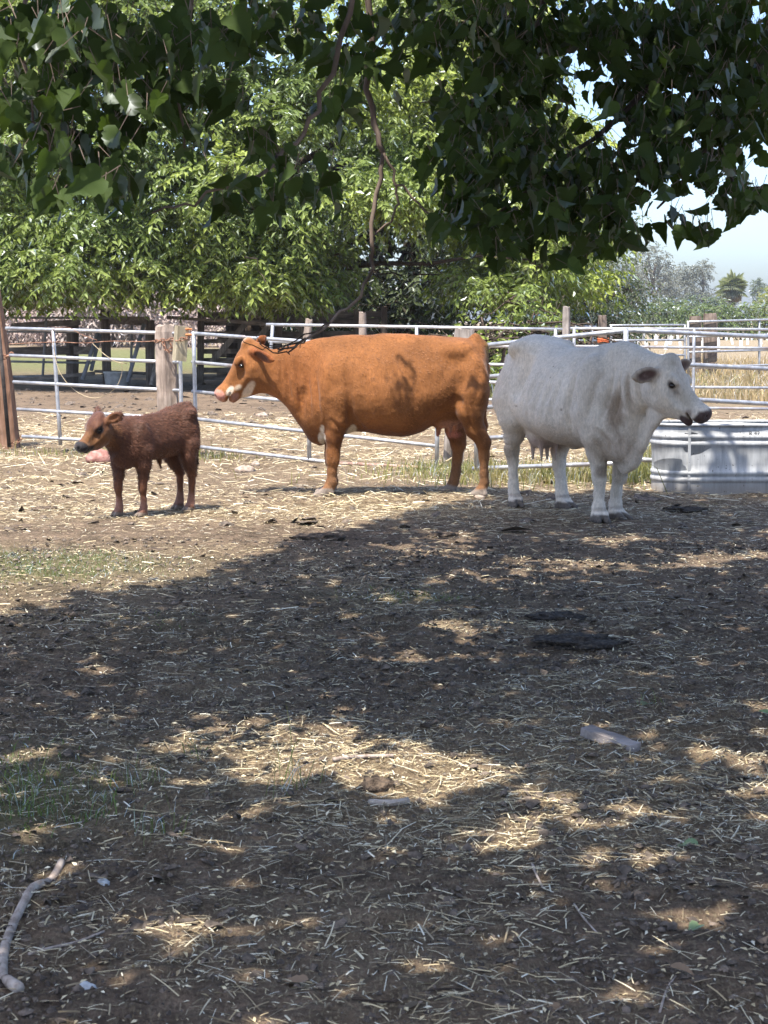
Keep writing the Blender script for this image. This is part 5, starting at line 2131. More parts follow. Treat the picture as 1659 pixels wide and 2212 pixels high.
# ---------------------------------------------------------------- brown cow, side on, facing left
def build_brown_cow():
    U = .00158
    s = SDF((-1.32, -.5, -.03), (1.34, .55, 1.52), .0105)

    def X(cx):
        return (850 - cx) * U

    def Z(cy, side=0):
        yy = 66 + (cy - 66) / (1 + side * .0127)
        return (1015 - yy) * U
    st = [(1560, 330, 430, .05), (1540, 225, 510, .15), (1500, 176, 570, .215), (1440, 168, 590, .25), (1370, 163, 595, .275), (1290, 159, 618, .30),
          (1200, 151, 672, .33), (1110, 142, 700, .35), (1000, 143, 690, .35), (900, 149, 674, .33), (800, 153, 680, .29), (720, 158, 715, .25),
          (650, 168, 742, .215), (590, 180, 715, .18), (535, 196, 635, .15), (480, 212, 550, .125), (430, 222, 500, .112), (380, 236, 470, .105), (330, 250, 440, .09)]
    s.loft([(X(c), Z(t), Z(b), w) for c, t, b, w in st], 0, (0, 0, 0), None, 2.1, .95, .80, mid=.40)
    HD = rot_y(R(-58))
    HO = np.array([X(256), 0, Z(186)])
    cow_head(s, HO, HD, 1.05, 0)
    EARS = ears(s, HO, HD, 1.06, [(1, (-.70, .66, -.26), (.5, .6, -.5), .25, .060), (-1, (-.5, -.55, .62), (.8, -.4, 0), .18, .062)])
    # hips, thighs, shoulders
    for sg in (-1, 1):
        s.ell((X(1385), sg * .15, Z(235)), (.10, .06, .05), .12)
        s.ell((X(1470), sg * .17, Z(440)), (.145, .12, .27), .07)
        s.ell((X(735), sg * .175, Z(420)), (.14, .085, .25), .10)
        s.ell((X(700), sg * .16, Z(560)), (.09, .08, .10), .06)
    for sg, pts in ((1, [(1465, 470, .14), (1455, 565, .108), (1482, 655, .082), (1527, 735, .054), (1532, 800, .041), (1534, 900, .036), (1534, 950, .042), (1516, 985, .038)]),
                    (-1, [(1440, 470, .14), (1400, 570, .112), (1385, 655, .088), (1402, 740, .060), (1398, 810, .045), (1390, 890, .040), (1378, 940, .045), (1360, 970, .040)])):
        q = [(X(a), sg * (.20 if r > .09 else .175), Z(b, sg), r) for a, b, r in pts]
        leg(s, q, sg * R(6), 1.0, .03)
        # hamstring tendon to the point of the hock
        s.cone((q[2][0] - .05, q[2][1], q[2][2]), .03, (q[3][0] - .035, q[3][1], q[3][2] + .015), .026, .03)
    for sg, pts in ((1, [(752, 500, .125), (745, 610, .098), (728, 700, .072), (724, 790, .052), (723, 830, .050), (718, 890, .037), (716, 950, .045), (694, 985, .042)]),
                    (-1, [(735, 500, .12), (728, 610, .09), (712, 700, .066), (704, 790, .050), (706, 830, .048), (712, 890, .036), (716, 940, .043), (700, 965, .04)])):
        q = [(X(a), sg * (.17 if r > .08 else .15), Z(b, sg), r) for a, b, r in pts]
        leg(s, q, sg * R(4), 1.08, .03, .10)
    # udder
    s.ell((X(1345), 0, Z(590)), (.115, .125, .085), .05)
    s.ell((X(1300), .05, Z(625)), (.06, .06, .04), .04)
    for (cx, y, b) in ((1288, .07, 690), (1352, .075, 694), (1300, -.06, 680), (1385, -.05, 684)):
        s.cone((X(cx), y, Z(640)), .022, (X(cx - 2), y, Z(b)), .011, .02)
    # hollow in front of the thigh, girth crease behind the elbow, skin fold
    s.ell((X(1382), .30, Z(505)), (.05, .07, .045), .04, 'sub')
    s.ell((X(812), .29, Z(610)), (.022, .06, .10), .035, 'sub')
    s.ell((X(812), -.29, Z(610)), (.022, .06, .10), .035, 'sub')
    s.ell((X(560), .165, Z(520)), (.03, .05, .14), .05, 'sub')
    # tail lying along the back of the rump
    s.chain([(X(1490), 0, Z(172), .045), (X(1530), -.005, Z(215), .04), (X(1545), -.02, Z(330), .034), (X(1538), -.04, Z(500), .026), (X(1536), -.06, Z(640), .03), (X(1536), -.06, Z(740), .012)], .03)
    s.floor(0.0)
    base = (.225, .090, .030)

    def H(x, y, z):
        return HO + HD @ np.array([x, y, z])
    white, pink, hoofc = (.58, .49, .39), (.42, .20, .15), (.23, .19, .16)

    def col(V):
        sp = []
        dark = (.30, .085, .016)
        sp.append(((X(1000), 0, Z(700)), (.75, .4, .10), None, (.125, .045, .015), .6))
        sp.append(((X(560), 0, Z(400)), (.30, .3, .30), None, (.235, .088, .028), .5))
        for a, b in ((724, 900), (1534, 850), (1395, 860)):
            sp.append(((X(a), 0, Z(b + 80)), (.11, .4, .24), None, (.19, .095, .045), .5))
        # chest and girth patches, belly line
        sp.append(((X(662), .0, Z(700)), (.035, .5, .06), None, white, .12))
        sp.append(((X(665), .0, Z(650)), (.022, .5, .04), None, white, .15))
        sp.append(((X(822), 0, Z(660)), (.035, .4, .065), rot_y(R(30)), white, .2))
        # face: white strip round the muzzle, poll tuft, pink nose
        sp.append((H(.425, 0, -.105), (.05, .2, .028), HD, white, .2))
        sp.append((H(.365, 0, -.15), (.036, .2, .022), HD @ rot_y(R(35)), (.50, .38, .27), .4))
        sp.append((H(.34, 0, -.235), (.10, .2, .035), HD, (.66, .52, .40), .25))
        sp.append((H(.10, 0, .02), (.10, .016, .05), HD, (.40, .24, .13), .4))
        sp.append((H(.0, 0, .01), (.05, .045, .05), HD, (.48, .34, .24), .5))
        sp.append((H(.505, 0, -.05), (.048, .2, .06), HD, pink, .15))
        sp.append((H(.455, 0, -.165), (.05, .2, .03), HD, (.30, .15, .11), .25))
        for sg in (-1, 1):
            sp.append((H(.182, sg * .115, -.075), (.04, .03, .03), HD, (.14, .05, .02), .35))
            sp.append((H(.515, sg * .045, -.03), (.018, .018, .014), HD, (.04, .015, .012), .3))
        for c_, L_, W_, E_, i_ in EARS:
            sp.append((c_, (L_ * .6, .06, W_ * 1.2), E_, (.22, .07, .022), .3))
            sp.append((i_, (L_ * .36, .02, W_ * .6), E_, (.10, .04, .02), .3))
        sp.append(((X(1345), 0, Z(640)), (.13, .14, .10), None, (.45, .22, .14), .3))
        sp.append(((X(1340), 0, Z(690)), (.13, .16, .045), None, (.42, .17, .13), .3))
        for a in (1510, 1350, 680, 690):
            sp.append(((X(a), 0, .02), (.13, .5, .058), None, hoofc, .2))
        sp.append(((X(1550), 0, Z(235)), (.05, .06, .08), None, (.20, .13, .05), .4))
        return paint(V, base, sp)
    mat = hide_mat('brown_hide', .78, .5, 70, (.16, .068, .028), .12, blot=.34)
    LN = [([(470, 260), (480, 380), (500, 500)], .016, .012), ([(520, 250), (535, 400), (560, 560)], .018, .014), ([(575, 300), (590, 450), (610, 640)], .02, .014), ([(440, 270), (445, 380), (455, 470)], .014, .010),
          ([(630, 340), (640, 480), (660, 640)], .02, .012), ([(495, 320), (508, 440), (530, 560)], .012, -.006), ([(790, 300), (808, 440), (822, 600), (840, 650)], .028, .020), ([(700, 240), (690, 400), (680, 560)], .05, -.014),
          ([(1395, 330), (1400, 420), (1380, 500)], .05, .016), ([(1320, 240), (1390, 220), (1440, 240)], .05, -.006), ([(1500, 300), (1500, 420), (1470, 560)], .04, .014), ([(1430, 520), (1450, 600), (1490, 690)], .02, .012),
          ([(1240, 240), (1340, 280), (1380, 350)], .07, .008), ([(880, 300), (900, 440), (930, 560)], .03, .008), ([(960, 290), (980, 440), (1010, 580)], .03, .008), ([(1040, 290), (1065, 440), (1095, 590)], .03, .008), ([(1120, 300), (1145, 440), (1175, 580)], .03, .008),
          ([(700, 590), (760, 640), (800, 640)], .02, .014), ([(600, 640), (650, 690), (690, 700)], .018, .012), ([(860, 600), (880, 640), (900, 660)], .014, .010), ([(835, 560), (850, 620), (870, 655)], .012, .010)]
    x0 = (431 + 850 * .4 - 829.5) / FOC * 15.8
    root, V, Q = finish_animal('cow', s, col, mat, (x0, 15.8, 0.004), math.pi,
                               'chestnut brown cow with white muzzle and chest patch, standing side on',
                               [([(X(a), Z(b)) for a, b in pl], w, d * 1.5, 0) for pl, w, d in LN], .009)
    eyeballs(root, HO, HD, 1.05)
    coat(root, V, Q, col(V), (V[:, 2] > .12) & (V[:, 0] < X(420)), 26000, (.012, .026), (.0010, .0020), .0015, .25, (.3, .5), (.72, 1.3))
    return root


# ---------------------------------------------------------------- white cow, turned towards the viewer
def build_white_cow():
    s = SDF((-1.12, -.62, -.03), (1.5, .62, 1.52), .0105)
    st = [(-.98, 1.12, .95, .05), (-.95, 1.23, .82, .15), (-.89, 1.32, .70, .225), (-.78, 1.355, .60, .265), (-.64, 1.375, .60, .285), (-.48, 1.345, .58, .31),
          (-.28, 1.305, .545, .335), (-.08, 1.285, .53, .345), (.12, 1.29, .53, .33), (.30, 1.31, .53, .295), (.44, 1.325, .49, .26), (.55, 1.31, .44, .235),
          (.66, 1.285, .44, .20), (.75, 1.26, .50, .165), (.84, 1.24, .62, .14)]
    s.loft([(a, t, b, w) for a, t, b, w in st], 0, (0, 0, 0), None, 2.1, .95, .80, mid=.40)
    # neck, bending to the animal's left, and the dewlap below it
    YAW = R(31)
    HO = np.array([1.10, .07, 1.215])
    HD = rot_z(YAW) @ rot_y(R(-50))
    nk = [(.55, .0, 1.0, .235), (.78, .0, 1.03, .19), (.95, .03, 1.06, .142), (1.07, .065, 1.08, .125)]
    s.chain(nk, .06, .72)
    s.chain([(.60, 0, 1.20, .12), (.85, .01, 1.16, .09), (1.05, .05, 1.165, .075)], .07)
    s.chain([(1.07, .07, .90, .05), (.95, .03, .79, .05), (.84, .01, .64, .055), (.72, 0, .50, .07), (.62, 0, .43, .06)], .07, .5)
    cow_head(s, HO, HD, .96, .9, wide=1.10)
    s.ell(HO + HD @ np.array([.01, 0, .0]), (.05, .055, .05), .05, 'add', HD)
    EARS = ears(s, HO, HD, .98, [(-1, (-.22, -1, -.20), (.8, -.3, -.35), .20, .062), (1, (-.1, .85, .30), (.8, .3, 0), .18, .056)])
    for sg in (-1, 1):
        s.ell((-.60, sg * .165, 1.265), (.10, .07, .05), .14)           # hook bones
        s.ell((-.92, sg * .10, 1.16), (.05, .045, .06), .07)
        s.ell((-.76, sg * .185, .90), (.16, .125, .27), .07)
        s.ell((.46, sg * .20, .98), (.14, .09, .25), .10)
        s.ell((.56, sg * .175, .74), (.09, .085, .11), .06)
        s.ell((-.42, sg * .345, 1.14), (.10, .05, .08), .08, 'sub')
        s.ell((.28, sg * .30, .66), (.022, .06, .11), .04, 'sub')
    # legs: right hind and right fore are the near ones
    hr = [(-.75, -.21, .86, .14), (-.71, -.20, .72, .112), (-.75, -.17, .58, .085), (-.82, -.145, .46, .056), (-.825, -.135, .36, .042), (-.815, -.13, .18, .038), (-.81, -.13, .115, .044), (-.78, -.13, .065, .04)]
    hl = [(-.66, .20, .86, .14), (-.56, .20, .70, .115), (-.55, .19, .58, .092), (-.62, .175, .46, .064), (-.615, .17, .36, .048), (-.575, .17, .18, .043), (-.56, .17, .115, .048), (-.53, .17, .065, .042)]
    fr = [(.46, -.19, .82, .125), (.46, -.165, .66, .096), (.45, -.13, .52, .072), (.455, -.115, .40, .052), (.455, -.112, .34, .05), (.445, -.11, .22, .037), (.445, -.11, .12, .046), (.465, -.11, .065, .042)]
    fl = [(.44, .19, .82, .125), (.44, .165, .66, .096), (.42, .13, .52, .072), (.40, .105, .40, .053), (.40, .10, .34, .05), (.37, .09, .22, .037), (.36, .085, .12, .046), (.38, .085, .065, .042)]
    leg(s, hr, R(-12), 1.05)
    leg(s, hl, R(10), 1.08, .03, .10)
    leg(s, fr, R(-16), 1.12)
    leg(s, fl, R(14), 1.12, .03, .10)
    for q in (hr, hl):
        s.cone((q[2][0] - .05, q[2][1], q[2][2]), .03, (q[3][0] - .035, q[3][1], q[3][2] + .015), .026, .03)
    s.ell((-.54, -.02, .585), (.14, .125, .10), .05)
    for x, y in ((-.47, -.075), (-.60, -.08), (-.47, .05), (-.60, .05)):
        s.cone((x, y, .53), .024, (x + .004, y, .40), .011, .02)
    s.ell((-.10, 0, .525), (.07, .03, .025), .03)
    s.chain([(-.90, 0, 1.31, .045), (-.985, -.01, 1.22, .036), (-1.02, -.03, 1.0, .026), (-1.01, -.05, .70, .02), (-1.0, -.05, .52, .032), (-1.0, -.05, .36, .012)], .03)
    s.floor(0.0)
    base = (.66, .585, .49)

    def H(x, y, z):
        return HO + HD @ (np.array([x, y, z]) * .96)

    def col(V):
        sp = []
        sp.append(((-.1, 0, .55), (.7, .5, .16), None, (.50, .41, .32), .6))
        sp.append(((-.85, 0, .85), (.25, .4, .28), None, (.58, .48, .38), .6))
        sp.append(((.74, -.12, .84), (.09, .14, .14), None, (.30, .23, .165), .4))  # brisket contrast that this light leaves out, put into the coat colour
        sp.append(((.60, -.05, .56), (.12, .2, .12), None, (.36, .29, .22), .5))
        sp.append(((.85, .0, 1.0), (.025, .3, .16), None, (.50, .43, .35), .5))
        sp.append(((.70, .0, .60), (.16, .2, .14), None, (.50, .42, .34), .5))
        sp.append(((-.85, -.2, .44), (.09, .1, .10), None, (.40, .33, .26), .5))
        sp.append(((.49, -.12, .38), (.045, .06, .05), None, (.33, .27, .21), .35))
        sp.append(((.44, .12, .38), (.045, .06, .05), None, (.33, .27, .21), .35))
        for q in (hr, hl, fr, fl):
            sp.append(((q[-1][0] + .03, q[-1][1], .01), (.16, .12, .058), None, (.125, .105, .09), .15))
            sp.append(((q[-1][0], q[-1][1], .10), (.06, .06, .02), None, (.42, .36, .30), .3))
        dk = (.075, .05, .045)
        sp.append((H(.515, 0, -.06), (.058, .2, .085), HD, dk, .16))
        sp.append((H(.44, 0, -.185), (.06, .2, .038), HD, (.085, .055, .05), .2))
        sp.append((H(.41, 0, -.11), (.03, .2, .035), HD, (.20, .13, .11), .4))
        sp.append((H(.10, 0, .03), (.16, .2, .07), HD, (.52, .47, .40), .5))
        sp.append((H(.28, 0, -.06), (.14, .2, .10), HD, (.50, .45, .38), .5))
        for sg in (-1, 1):
            sp.append((H(.182, sg * .115, -.075), (.036, .03, .024), HD, (.07, .05, .045), .4))
            sp.append((H(.24, sg * .1, -.09), (.03, .03, .02), HD, (.25, .2, .17), .5))
        for c_, L_, W_, E_, i_ in EARS:
            sp.append((c_, (L_ * .62, .06, W_ * 1.2), E_, (.36, .30, .24), .35))
            sp.append((i_, (L_ * .38, .022, W_ * .66), E_, (.10, .062, .052), .35))
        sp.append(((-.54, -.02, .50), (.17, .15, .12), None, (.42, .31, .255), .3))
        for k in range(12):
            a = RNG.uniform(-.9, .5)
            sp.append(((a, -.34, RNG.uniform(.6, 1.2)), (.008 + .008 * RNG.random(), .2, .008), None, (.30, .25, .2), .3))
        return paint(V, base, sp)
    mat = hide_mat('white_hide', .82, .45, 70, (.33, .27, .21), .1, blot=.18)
    th = R(-65)
    LN = [([(.62, 1.15), (.58, .95), (.55, .75)], .022, .014, 0), ([(.70, 1.15), (.68, .95), (.64, .72)], .02, .014, 0), ([(.78, 1.14), (.77, .95), (.74, .75)], .018, .013, 0), ([(.86, 1.12), (.86, .95), (.85, .8)], .016, .012, 0), ([(.93, 1.1), (.94, .98), (.94, .86)], .014, .010, 0),
          ([(.34, 1.2), (.30, .95), (.28, .7)], .035, .022, 0), ([(.47, 1.22), (.48, 1.0), (.52, .8)], .05, -.016, 0), ([(-.40, 1.22), (-.46, 1.05), (-.50, .85)], .07, .035, 0), ([(-.50, 1.30), (-.62, 1.28), (-.70, 1.2)], .04, -.022, 0),
          ([(-.82, 1.2), (-.80, 1.0), (-.76, .8)], .05, .016, 0), ([(.16, 1.1), (.13, .9), (.08, .7)], .035, .010, 0), ([(.05, 1.1), (.02, .9), (-.04, .7)], .035, .010, 0), ([(-.07, 1.1), (-.1, .9), (-.16, .7)], .035, .010, 0), ([(-.19, 1.1), (-.22, .9), (-.28, .72)], .035, .010, 0), ([(-.30, 1.12), (-.33, .95), (-.38, .75)], .035, .010, 0)]
    for k in range(6):
        zz = .50 + k * .028
        LN.append(([(-.86, zz), (-.79, zz + .012), (-.70, zz - .004)], .009, .008, -1))
    LN += [([(.60, .72), (.66, .6), (.66, .5)], .018, .014, 0), ([(.72, .75), (.76, .62), (.74, .52)], .016, .012, 0)]
    # midpoint of the feet on the ground
    root, V, Q = finish_animal('cow', s, col, mat, (1.50, 14.08, 0.004), th,
                               'cream white cow with dark muzzle, turned to the galvanised water tank', [(a, b, c * 2.0, d) for a, b, c, d in LN], .009)
    eyeballs(root, HO, HD, .96)
    coat(root, V, Q, col(V), (V[:, 2] > .12) & (V[:, 0] < .9), 20000, (.012, .026), (.0010, .0020), .0015, .25, (.3, .5), (.86, 1.12))
    return root


# ---------------------------------------------------------------- calf
def build_calf():
    s = SDF((-.56, -.27, -.02), (.84, .30, .96), .0075)
    st = [(-.43, .78, .62, .04), (-.405, .82, .52, .09), (-.35, .845, .48, .12), (-.26, .83, .455, .132), (-.14, .80, .435, .14), (0, .775, .425, .143), (.12, .765, .41, .138),
          (.22, .76, .385, .125), (.30, .75, .375, .108), (.37, .735, .40, .088), (.42, .715, .46, .07)]
    s.loft(st, 0, (0, 0, 0), None, 2.1, .95, .80, mid=.42)
    HO = np.array([.57, .0, .79])
    HD = rot_z(R(-8)) @ rot_y(R(-47))
    s.chain([(.27, 0, .615, .125), (.40, 0, .635, .10), (.51, 0, .665, .084)], .05, .85)
    cow_head(s, HO, HD, .61, 0, wide=1.10)
    s.ell(HO + HD @ np.array([.055, 0, -.02]), (.075, .062, .05), .04, 'add', HD)       # domed forehead
    EARS = ears(s, HO, HD, .62, [(1, (-.42, .85, .48), (.7, .5, -.2), .135, .04), (-1, (-.5, -.38, .8), (.9, -.2, 0), .12, .038)])
    for sg in (-1, 1):
        s.ell((-.31, sg * .095, .60), (.09, .065, .16), .05)
        s.ell((.22, sg * .105, .58), (.085, .05, .15), .05)
        s.ell((-.31, sg * .12, .77), (.045, .035, .04), .05)
    H = .62
    hl = [(-.30, .10, .52, .085), (-.29, .10, .44, .066), (-.31, .095, .37, .05), (-.345, .09, .29, .036), (-.345, .09, .23, .029), (-.335, .09, .12, .026), (-.33, .09, .075, .031), (-.315, .09, .04, .027)]
    hr = [(-.30, -.10, .52, .085), (-.31, -.10, .44, .066), (-.35, -.095, .37, .05), (-.40, -.09, .29, .036), (-.40, -.09, .23, .029), (-.40, -.09, .12, .026), (-.395, -.09, .075, .031), (-.38, -.09, .04, .027)]
    fl = [(.20, .10, .50, .075), (.20, .095, .40, .055), (.19, .085, .31, .042), (.195, .08, .25, .037), (.195, .08, .21, .034), (.185, .08, .13, .025), (.185, .08, .075, .031), (.20, .08, .04, .028)]
    fr = [(.25, -.10, .50, .075), (.27, -.095, .40, .055), (.285, -.085, .31, .041), (.295, -.08, .25, .036), (.295, -.08, .21, .033), (.285, -.08, .13, .025), (.285, -.08, .075, .031), (.30, -.08, .04, .028)]
    for q in (hl, hr, fl, fr):
        leg(s, [(a, b, c, r * (.90 if c < .36 else 1.0)) for a, b, c, r in q], 0, .66, .02)
    s.cone((-.07, 0, .425), .022, (-.085, 0, .36), .008, .02)
    s.chain([(-.40, 0, .825, .028), (-.445, .01, .78, .024), (-.46, .02, .62, .018), (-.455, .03, .47, .016), (-.45, .03, .38, .02), (-.45, .03, .29, .006)], .02)
    s.floor(0.0)
    base = (.092, .039, .0225)

    def Hh(x, y, z):
        return HO + HD @ (np.array([x, y, z]) * .61)

    def col(V):
        tan = (.155, .070, .028)
        sp = []
        sp.append((Hh(.25, 0, -.12), (.20, .2, .15), HD, tan, .4))
        sp.append((Hh(.05, 0, -.02), (.13, .12, .10), HD, (.085, .036, .024), .5))
        for q in (hl, hr, fl, fr):
            sp.append(((q[5][0], q[5][1], .17), (.07, .06, .15), None, (.14, .058, .03), .4))
            sp.append(((q[-1][0] + .02, q[-1][1], .0), (.09, .07, .04), None, (.19, .15, .12), .2))
            sp.append(((q[-1][0], q[-1][1], .09), (.05, .05, .06), None, (.24, .12, .085), .4))
        sp.append((Hh(.51, 0, -.06), (.055, .2, .09), HD, (.025, .022, .024), .15))
        sp.append((Hh(.45, 0, -.165), (.06, .2, .03), HD, (.03, .025, .024), .2))
        for sg in (-1, 1):
            sp.append((Hh(.182, sg * .115, -.075), (.036, .03, .03), HD, (.012, .01, .012), .35))
            sp.append((Hh(.515, sg * .045, -.03), (.012, .012, .01), HD, (.005, .004, .004), .3))
            sp.append((HO + HD @ np.array([.01, sg * .14, -.04]), (.05, .07, .05), HD, (.17, .075, .035), .4))
        sp.append(((-.45, .02, .40), (.04, .05, .14), None, (.03, .014, .01), .3))
        return paint(V, base, sp)
    mat = hide_mat('calf_hide', .62, .6, 60, (.20, .085, .035), .3, (1.0, 1.0, .5), blot=.3)
    th = math.pi + R(53)
    root, V, Q = finish_animal('calf', s, col, mat, (-1.785, 14.25, 0.003), th,
                               'small dark brown shaggy calf standing on straw at the left')
    eyeballs(root, HO, HD, .61)
    coat(root, V, Q, col(V), (V[:, 2] > .28) & (V[:, 0] < .52), 38000, (.012, .030), (.0009, .0019), .004, .45, (.45, .55), (.5, 1.5))
    return root


build_brown_cow()
build_white_cow()
build_calf()
# ================================================================ straw, clods, grass (uncountable)
def scatter(n, x0, x1, y0, y1, rng):
    # denser near the viewer is not needed: uniform over the yard
    return rng.uniform(x0, x1, n), rng.uniform(y0, y1, n)


def straw_mesh(name, x, y, L, wd, rng, lift=.012, tilt=.10):
    n = len(x)
    z = ground_h(x, y)
    a = rng.uniform(0, 2 * math.pi, n)
    d = np.stack([np.cos(a), np.sin(a), rng.normal(0, tilt, n)], 1)
    s = np.stack([-np.sin(a), np.cos(a), rng.normal(0, .35, n)], 1)
    wd = np.minimum(wd, L * .11)
    bend = rng.normal(0, .04, n)
    c = np.stack([x, y, z + lift * rng.random(n) + .003], 1)
    up = np.array([0, 0, 1.0])
    e0 = c - d * L[:, None] / 2
    e1 = c + d * L[:, None] / 2 + s * (bend * L)[:, None]
    # follow the ground at the ends
    for e in (e0, e1):
        e[:, 2] = np.maximum(e[:, 2], ground_h(e[:, 0], e[:, 1]) + .002)
    w = s * wd[:, None] / 2
    m = (e0 + e1) / 2 + s * (bend * L * .3)[:, None] + up * (wd * .35)[:, None]
    m[:, 2] = np.maximum(m[:, 2], c[:, 2] - .006)
    V = np.stack([e0 - w, e0 + w, m + w, m - w, e1 + w, e1 - w], 1).reshape(-1, 3)
    b = np.arange(n)[:, None] * 6
    F = np.concatenate([b + np.array([[0, 1, 2, 3]]), b + np.array([[3, 2, 4, 5]])], 0)
    me = mesh_np(name, V, F)
    t = np.repeat(rng.random(n), 6)
    at_ = me.attributes.new('tint', 'FLOAT', 'POINT')
    at_.data.foreach_set('value', t.astype(np.float32))
    return me


def straw_mat():
    m, nt, out = new_mat('straw')
    a = nt.nodes.new('ShaderNodeAttribute')
    a.attribute_name = 'tint'
    r = ramp(nt, a.outputs['Fac'], [(0.0, (.14, .105, .06)), (.25, (.34, .26, .15)), (.6, (.56, .46, .27)), (.85, (.68, .60, .41)), (1.0, (.76, .73, .60))])
    p = pbsdf(nt, out, .5, 0, .5)
    nt.links.new(r.outputs[0], p.inputs['Base Color'])
    return m


def litter():
    rng = np.random.default_rng(55)
    ms = straw_mat()
    # foreground
    x, y = scatter(120000, -2.4, 2.4, 3.0, 9.5, rng)
    k = rng.random(len(x)) < straw_zone(x, y) * .8 + .03 + .32 * sstep(.42, .66, fbm(x / .33, y / .33, 411, 3)) ** 1.5
    x, y = x[k], y[k]
    L = np.where(rng.random(len(x)) < .12, rng.gamma(2.5, .025, len(x)), rng.gamma(2.0, .009, len(x)) + .007)
    L = np.minimum(L, .15)
    tag(link('straw_litter', straw_mesh('straw_litter', x, y, L, rng.uniform(.0011, .0030, len(x)) * np.where(L > .045, 1.3, 1), rng), ms),
        'scattered broken straw on the dark churned soil of the foreground', 'straw', None, 'stuff')
    # middle
    x, y = scatter(40000, -3.4, 3.6, 9.5, 15.0, rng)
    k = rng.random(len(x)) < straw_zone(x, y) * .9 + .05
    x, y = x[k], y[k]
    L = np.minimum(rng.gamma(2.0, .022, len(x)) + .012, .22)
    tag(link('straw_litter', straw_mesh('straw_litter', x, y, L, rng.uniform(.0018, .0042, len(x)), rng), ms),
        'straw strewn round the feet of the calf and cows', 'straw', None, 'stuff')
    x, y = scatter(34000, -3.4, 3.4, 10.0, 16.5, rng)
    k = rng.random(len(x)) < .25 + .75 * sstep(12.0, 14.0, y + .5 * x)
    x, y = x[k], y[k]
    L = rng.gamma(2.0, .010, len(x)) + .012
    tag(link('straw_chaff', straw_mesh('straw_chaff', x, y, L, rng.uniform(.0018, .0045, len(x)), rng), ms),
        'fine trodden chaff over the sunlit yard', 'straw', None, 'stuff')
    x, y = scatter(46000, -5.6, 6.4, 14.5, 30.0, rng)
    k = rng.random(len(x)) < straw_zone(x, y)
    x, y = x[k], y[k]
    L = np.minimum(rng.gamma(2.0, .04, len(x)) + .025, .30)
    tag(link('straw_litter', straw_mesh('straw_litter', x, y, L, rng.uniform(.0035, .008, len(x)), rng, .03, .16), ms),
        'thick golden straw around and behind the pipe gates', 'straw', None, 'stuff')
    # clods of soil
    iv = np.array([(1, 0, 0), (-1, 0, 0), (0, 1, 0), (0, -1, 0), (0, 0, 1), (.6, .6, .5), (-.6, .6, .5), (-.6, -.6, .5), (.6, -.6, .5)], float)
    iff = np.array([(0, 2, 5), (2, 1, 6), (1, 3, 7), (3, 0, 8), (0, 5, 8), (2, 6, 5), (1, 7, 6), (3, 8, 7), (5, 6, 4), (6, 7, 4), (7, 8, 4), (8, 5, 4)])
    n = 25000
    x, y = scatter(n, -2.4, 2.6, 3.0, 12.5, rng)
    kk = rng.random(n) < .25 + .75 * sstep(.45, .62, fbm(x / .8, y / .8, 301, 3))
    x, y = x[kk], y[kk]
    n = len(x)
    r = np.minimum(rng.gamma(1.3, .0048, n) + .003, .02)
    Mx = frames(unit(rng.normal(0, 1, (n, 3)) * np.array([1, 1, .2])), unit(rng.normal(0, .3, (n, 3)) + np.array([0, 0, 1.0])))
    sc = np.stack([r * rng.uniform(.7, 1.4, n), r * rng.uniform(.7, 1.4, n), r * rng.uniform(.5, .9, n)], 1)
    P = np.stack([x, y, ground_h(x, y) + r * .2], 1)
    V, F = instance_np(iv, iff, P, Mx, sc)
    V = V + rng.normal(0, .16, V.shape) * np.repeat(r, 9)[:, None]
    mc = gen_noise_mat('clod_soil', (.05, .04, .033), (.11, .087, .068), 30, .95, .6, .006, c3=(.20, .155, .12))
    tag(link('soil_clods', mesh_np('soil_clods', V, F), mc), 'crumbly clods of dark soil in the foreground', 'soil', None, 'stuff')
    # fine crumbs right in front
    n = 30000
    x, y = rng.uniform(-1.7, 1.7, n), 3.2 + 4.6 * rng.random(n) ** 1.3
    kk = rng.random(n) < .2 + .8 * sstep(.4, .6, fbm(x / .5, y / .5, 309, 3))
    x, y = x[kk], y[kk]
    n = len(x)
    r = np.minimum(rng.gamma(1.5, .0022, n) + .002, .011)
    pv = np.array([(1, 0, 0), (-.2, 1, 0), (-.9, -.1, 0), (.1, -1, 0), (.1, .1, .9)], float)
    pf = np.array([(0, 1, 4), (1, 2, 4), (2, 3, 4), (3, 0, 4)])
    Mx = frames(unit(rng.normal(0, 1, (n, 3)) * np.array([1, 1, .15])), unit(rng.normal(0, .25, (n, 3)) + np.array([0, 0, 1.0])))
    V, F = instance_np(pv, pf, np.stack([x, y, ground_h(x, y) - .001], 1), Mx, np.stack([r * rng.uniform(.7, 1.4, n), r * rng.uniform(.7, 1.4, n), r], 1))
    V = V + rng.normal(0, .15, V.shape) * np.repeat(r, 5)[:, None]
    tag(link('soil_crumbs', mesh_np('soil_crumbs', V, F), mc), 'fine soil crumbs at the bottom of the picture', 'soil', None, 'stuff')
    # dung crumbs and clods further off, in the pens
    n = 5200
    x, y = rng.uniform(-9, 9, n), rng.uniform(13, 43, n)
    kk = rng.random(n) < .2 + .8 * sstep(.45, .62, fbm(x / 2.2, y / 2.2, 305, 3))
    x, y = x[kk], y[kk]
    n = len(x)
    r = np.minimum(rng.gamma(1.3, .016, n) + .008, .08)
    Mx = frames(unit(rng.normal(0, 1, (n, 3)) * np.array([1, 1, .2])), unit(rng.normal(0, .3, (n, 3)) + np.array([0, 0, 1.0])))
    sc = np.stack([r * rng.uniform(.7, 1.6, n), r * rng.uniform(.7, 1.6, n), r * rng.uniform(.3, .6, n)], 1)
    V, F = instance_np(iv, iff, np.stack([x, y, ground_h(x, y)], 1), Mx, sc)
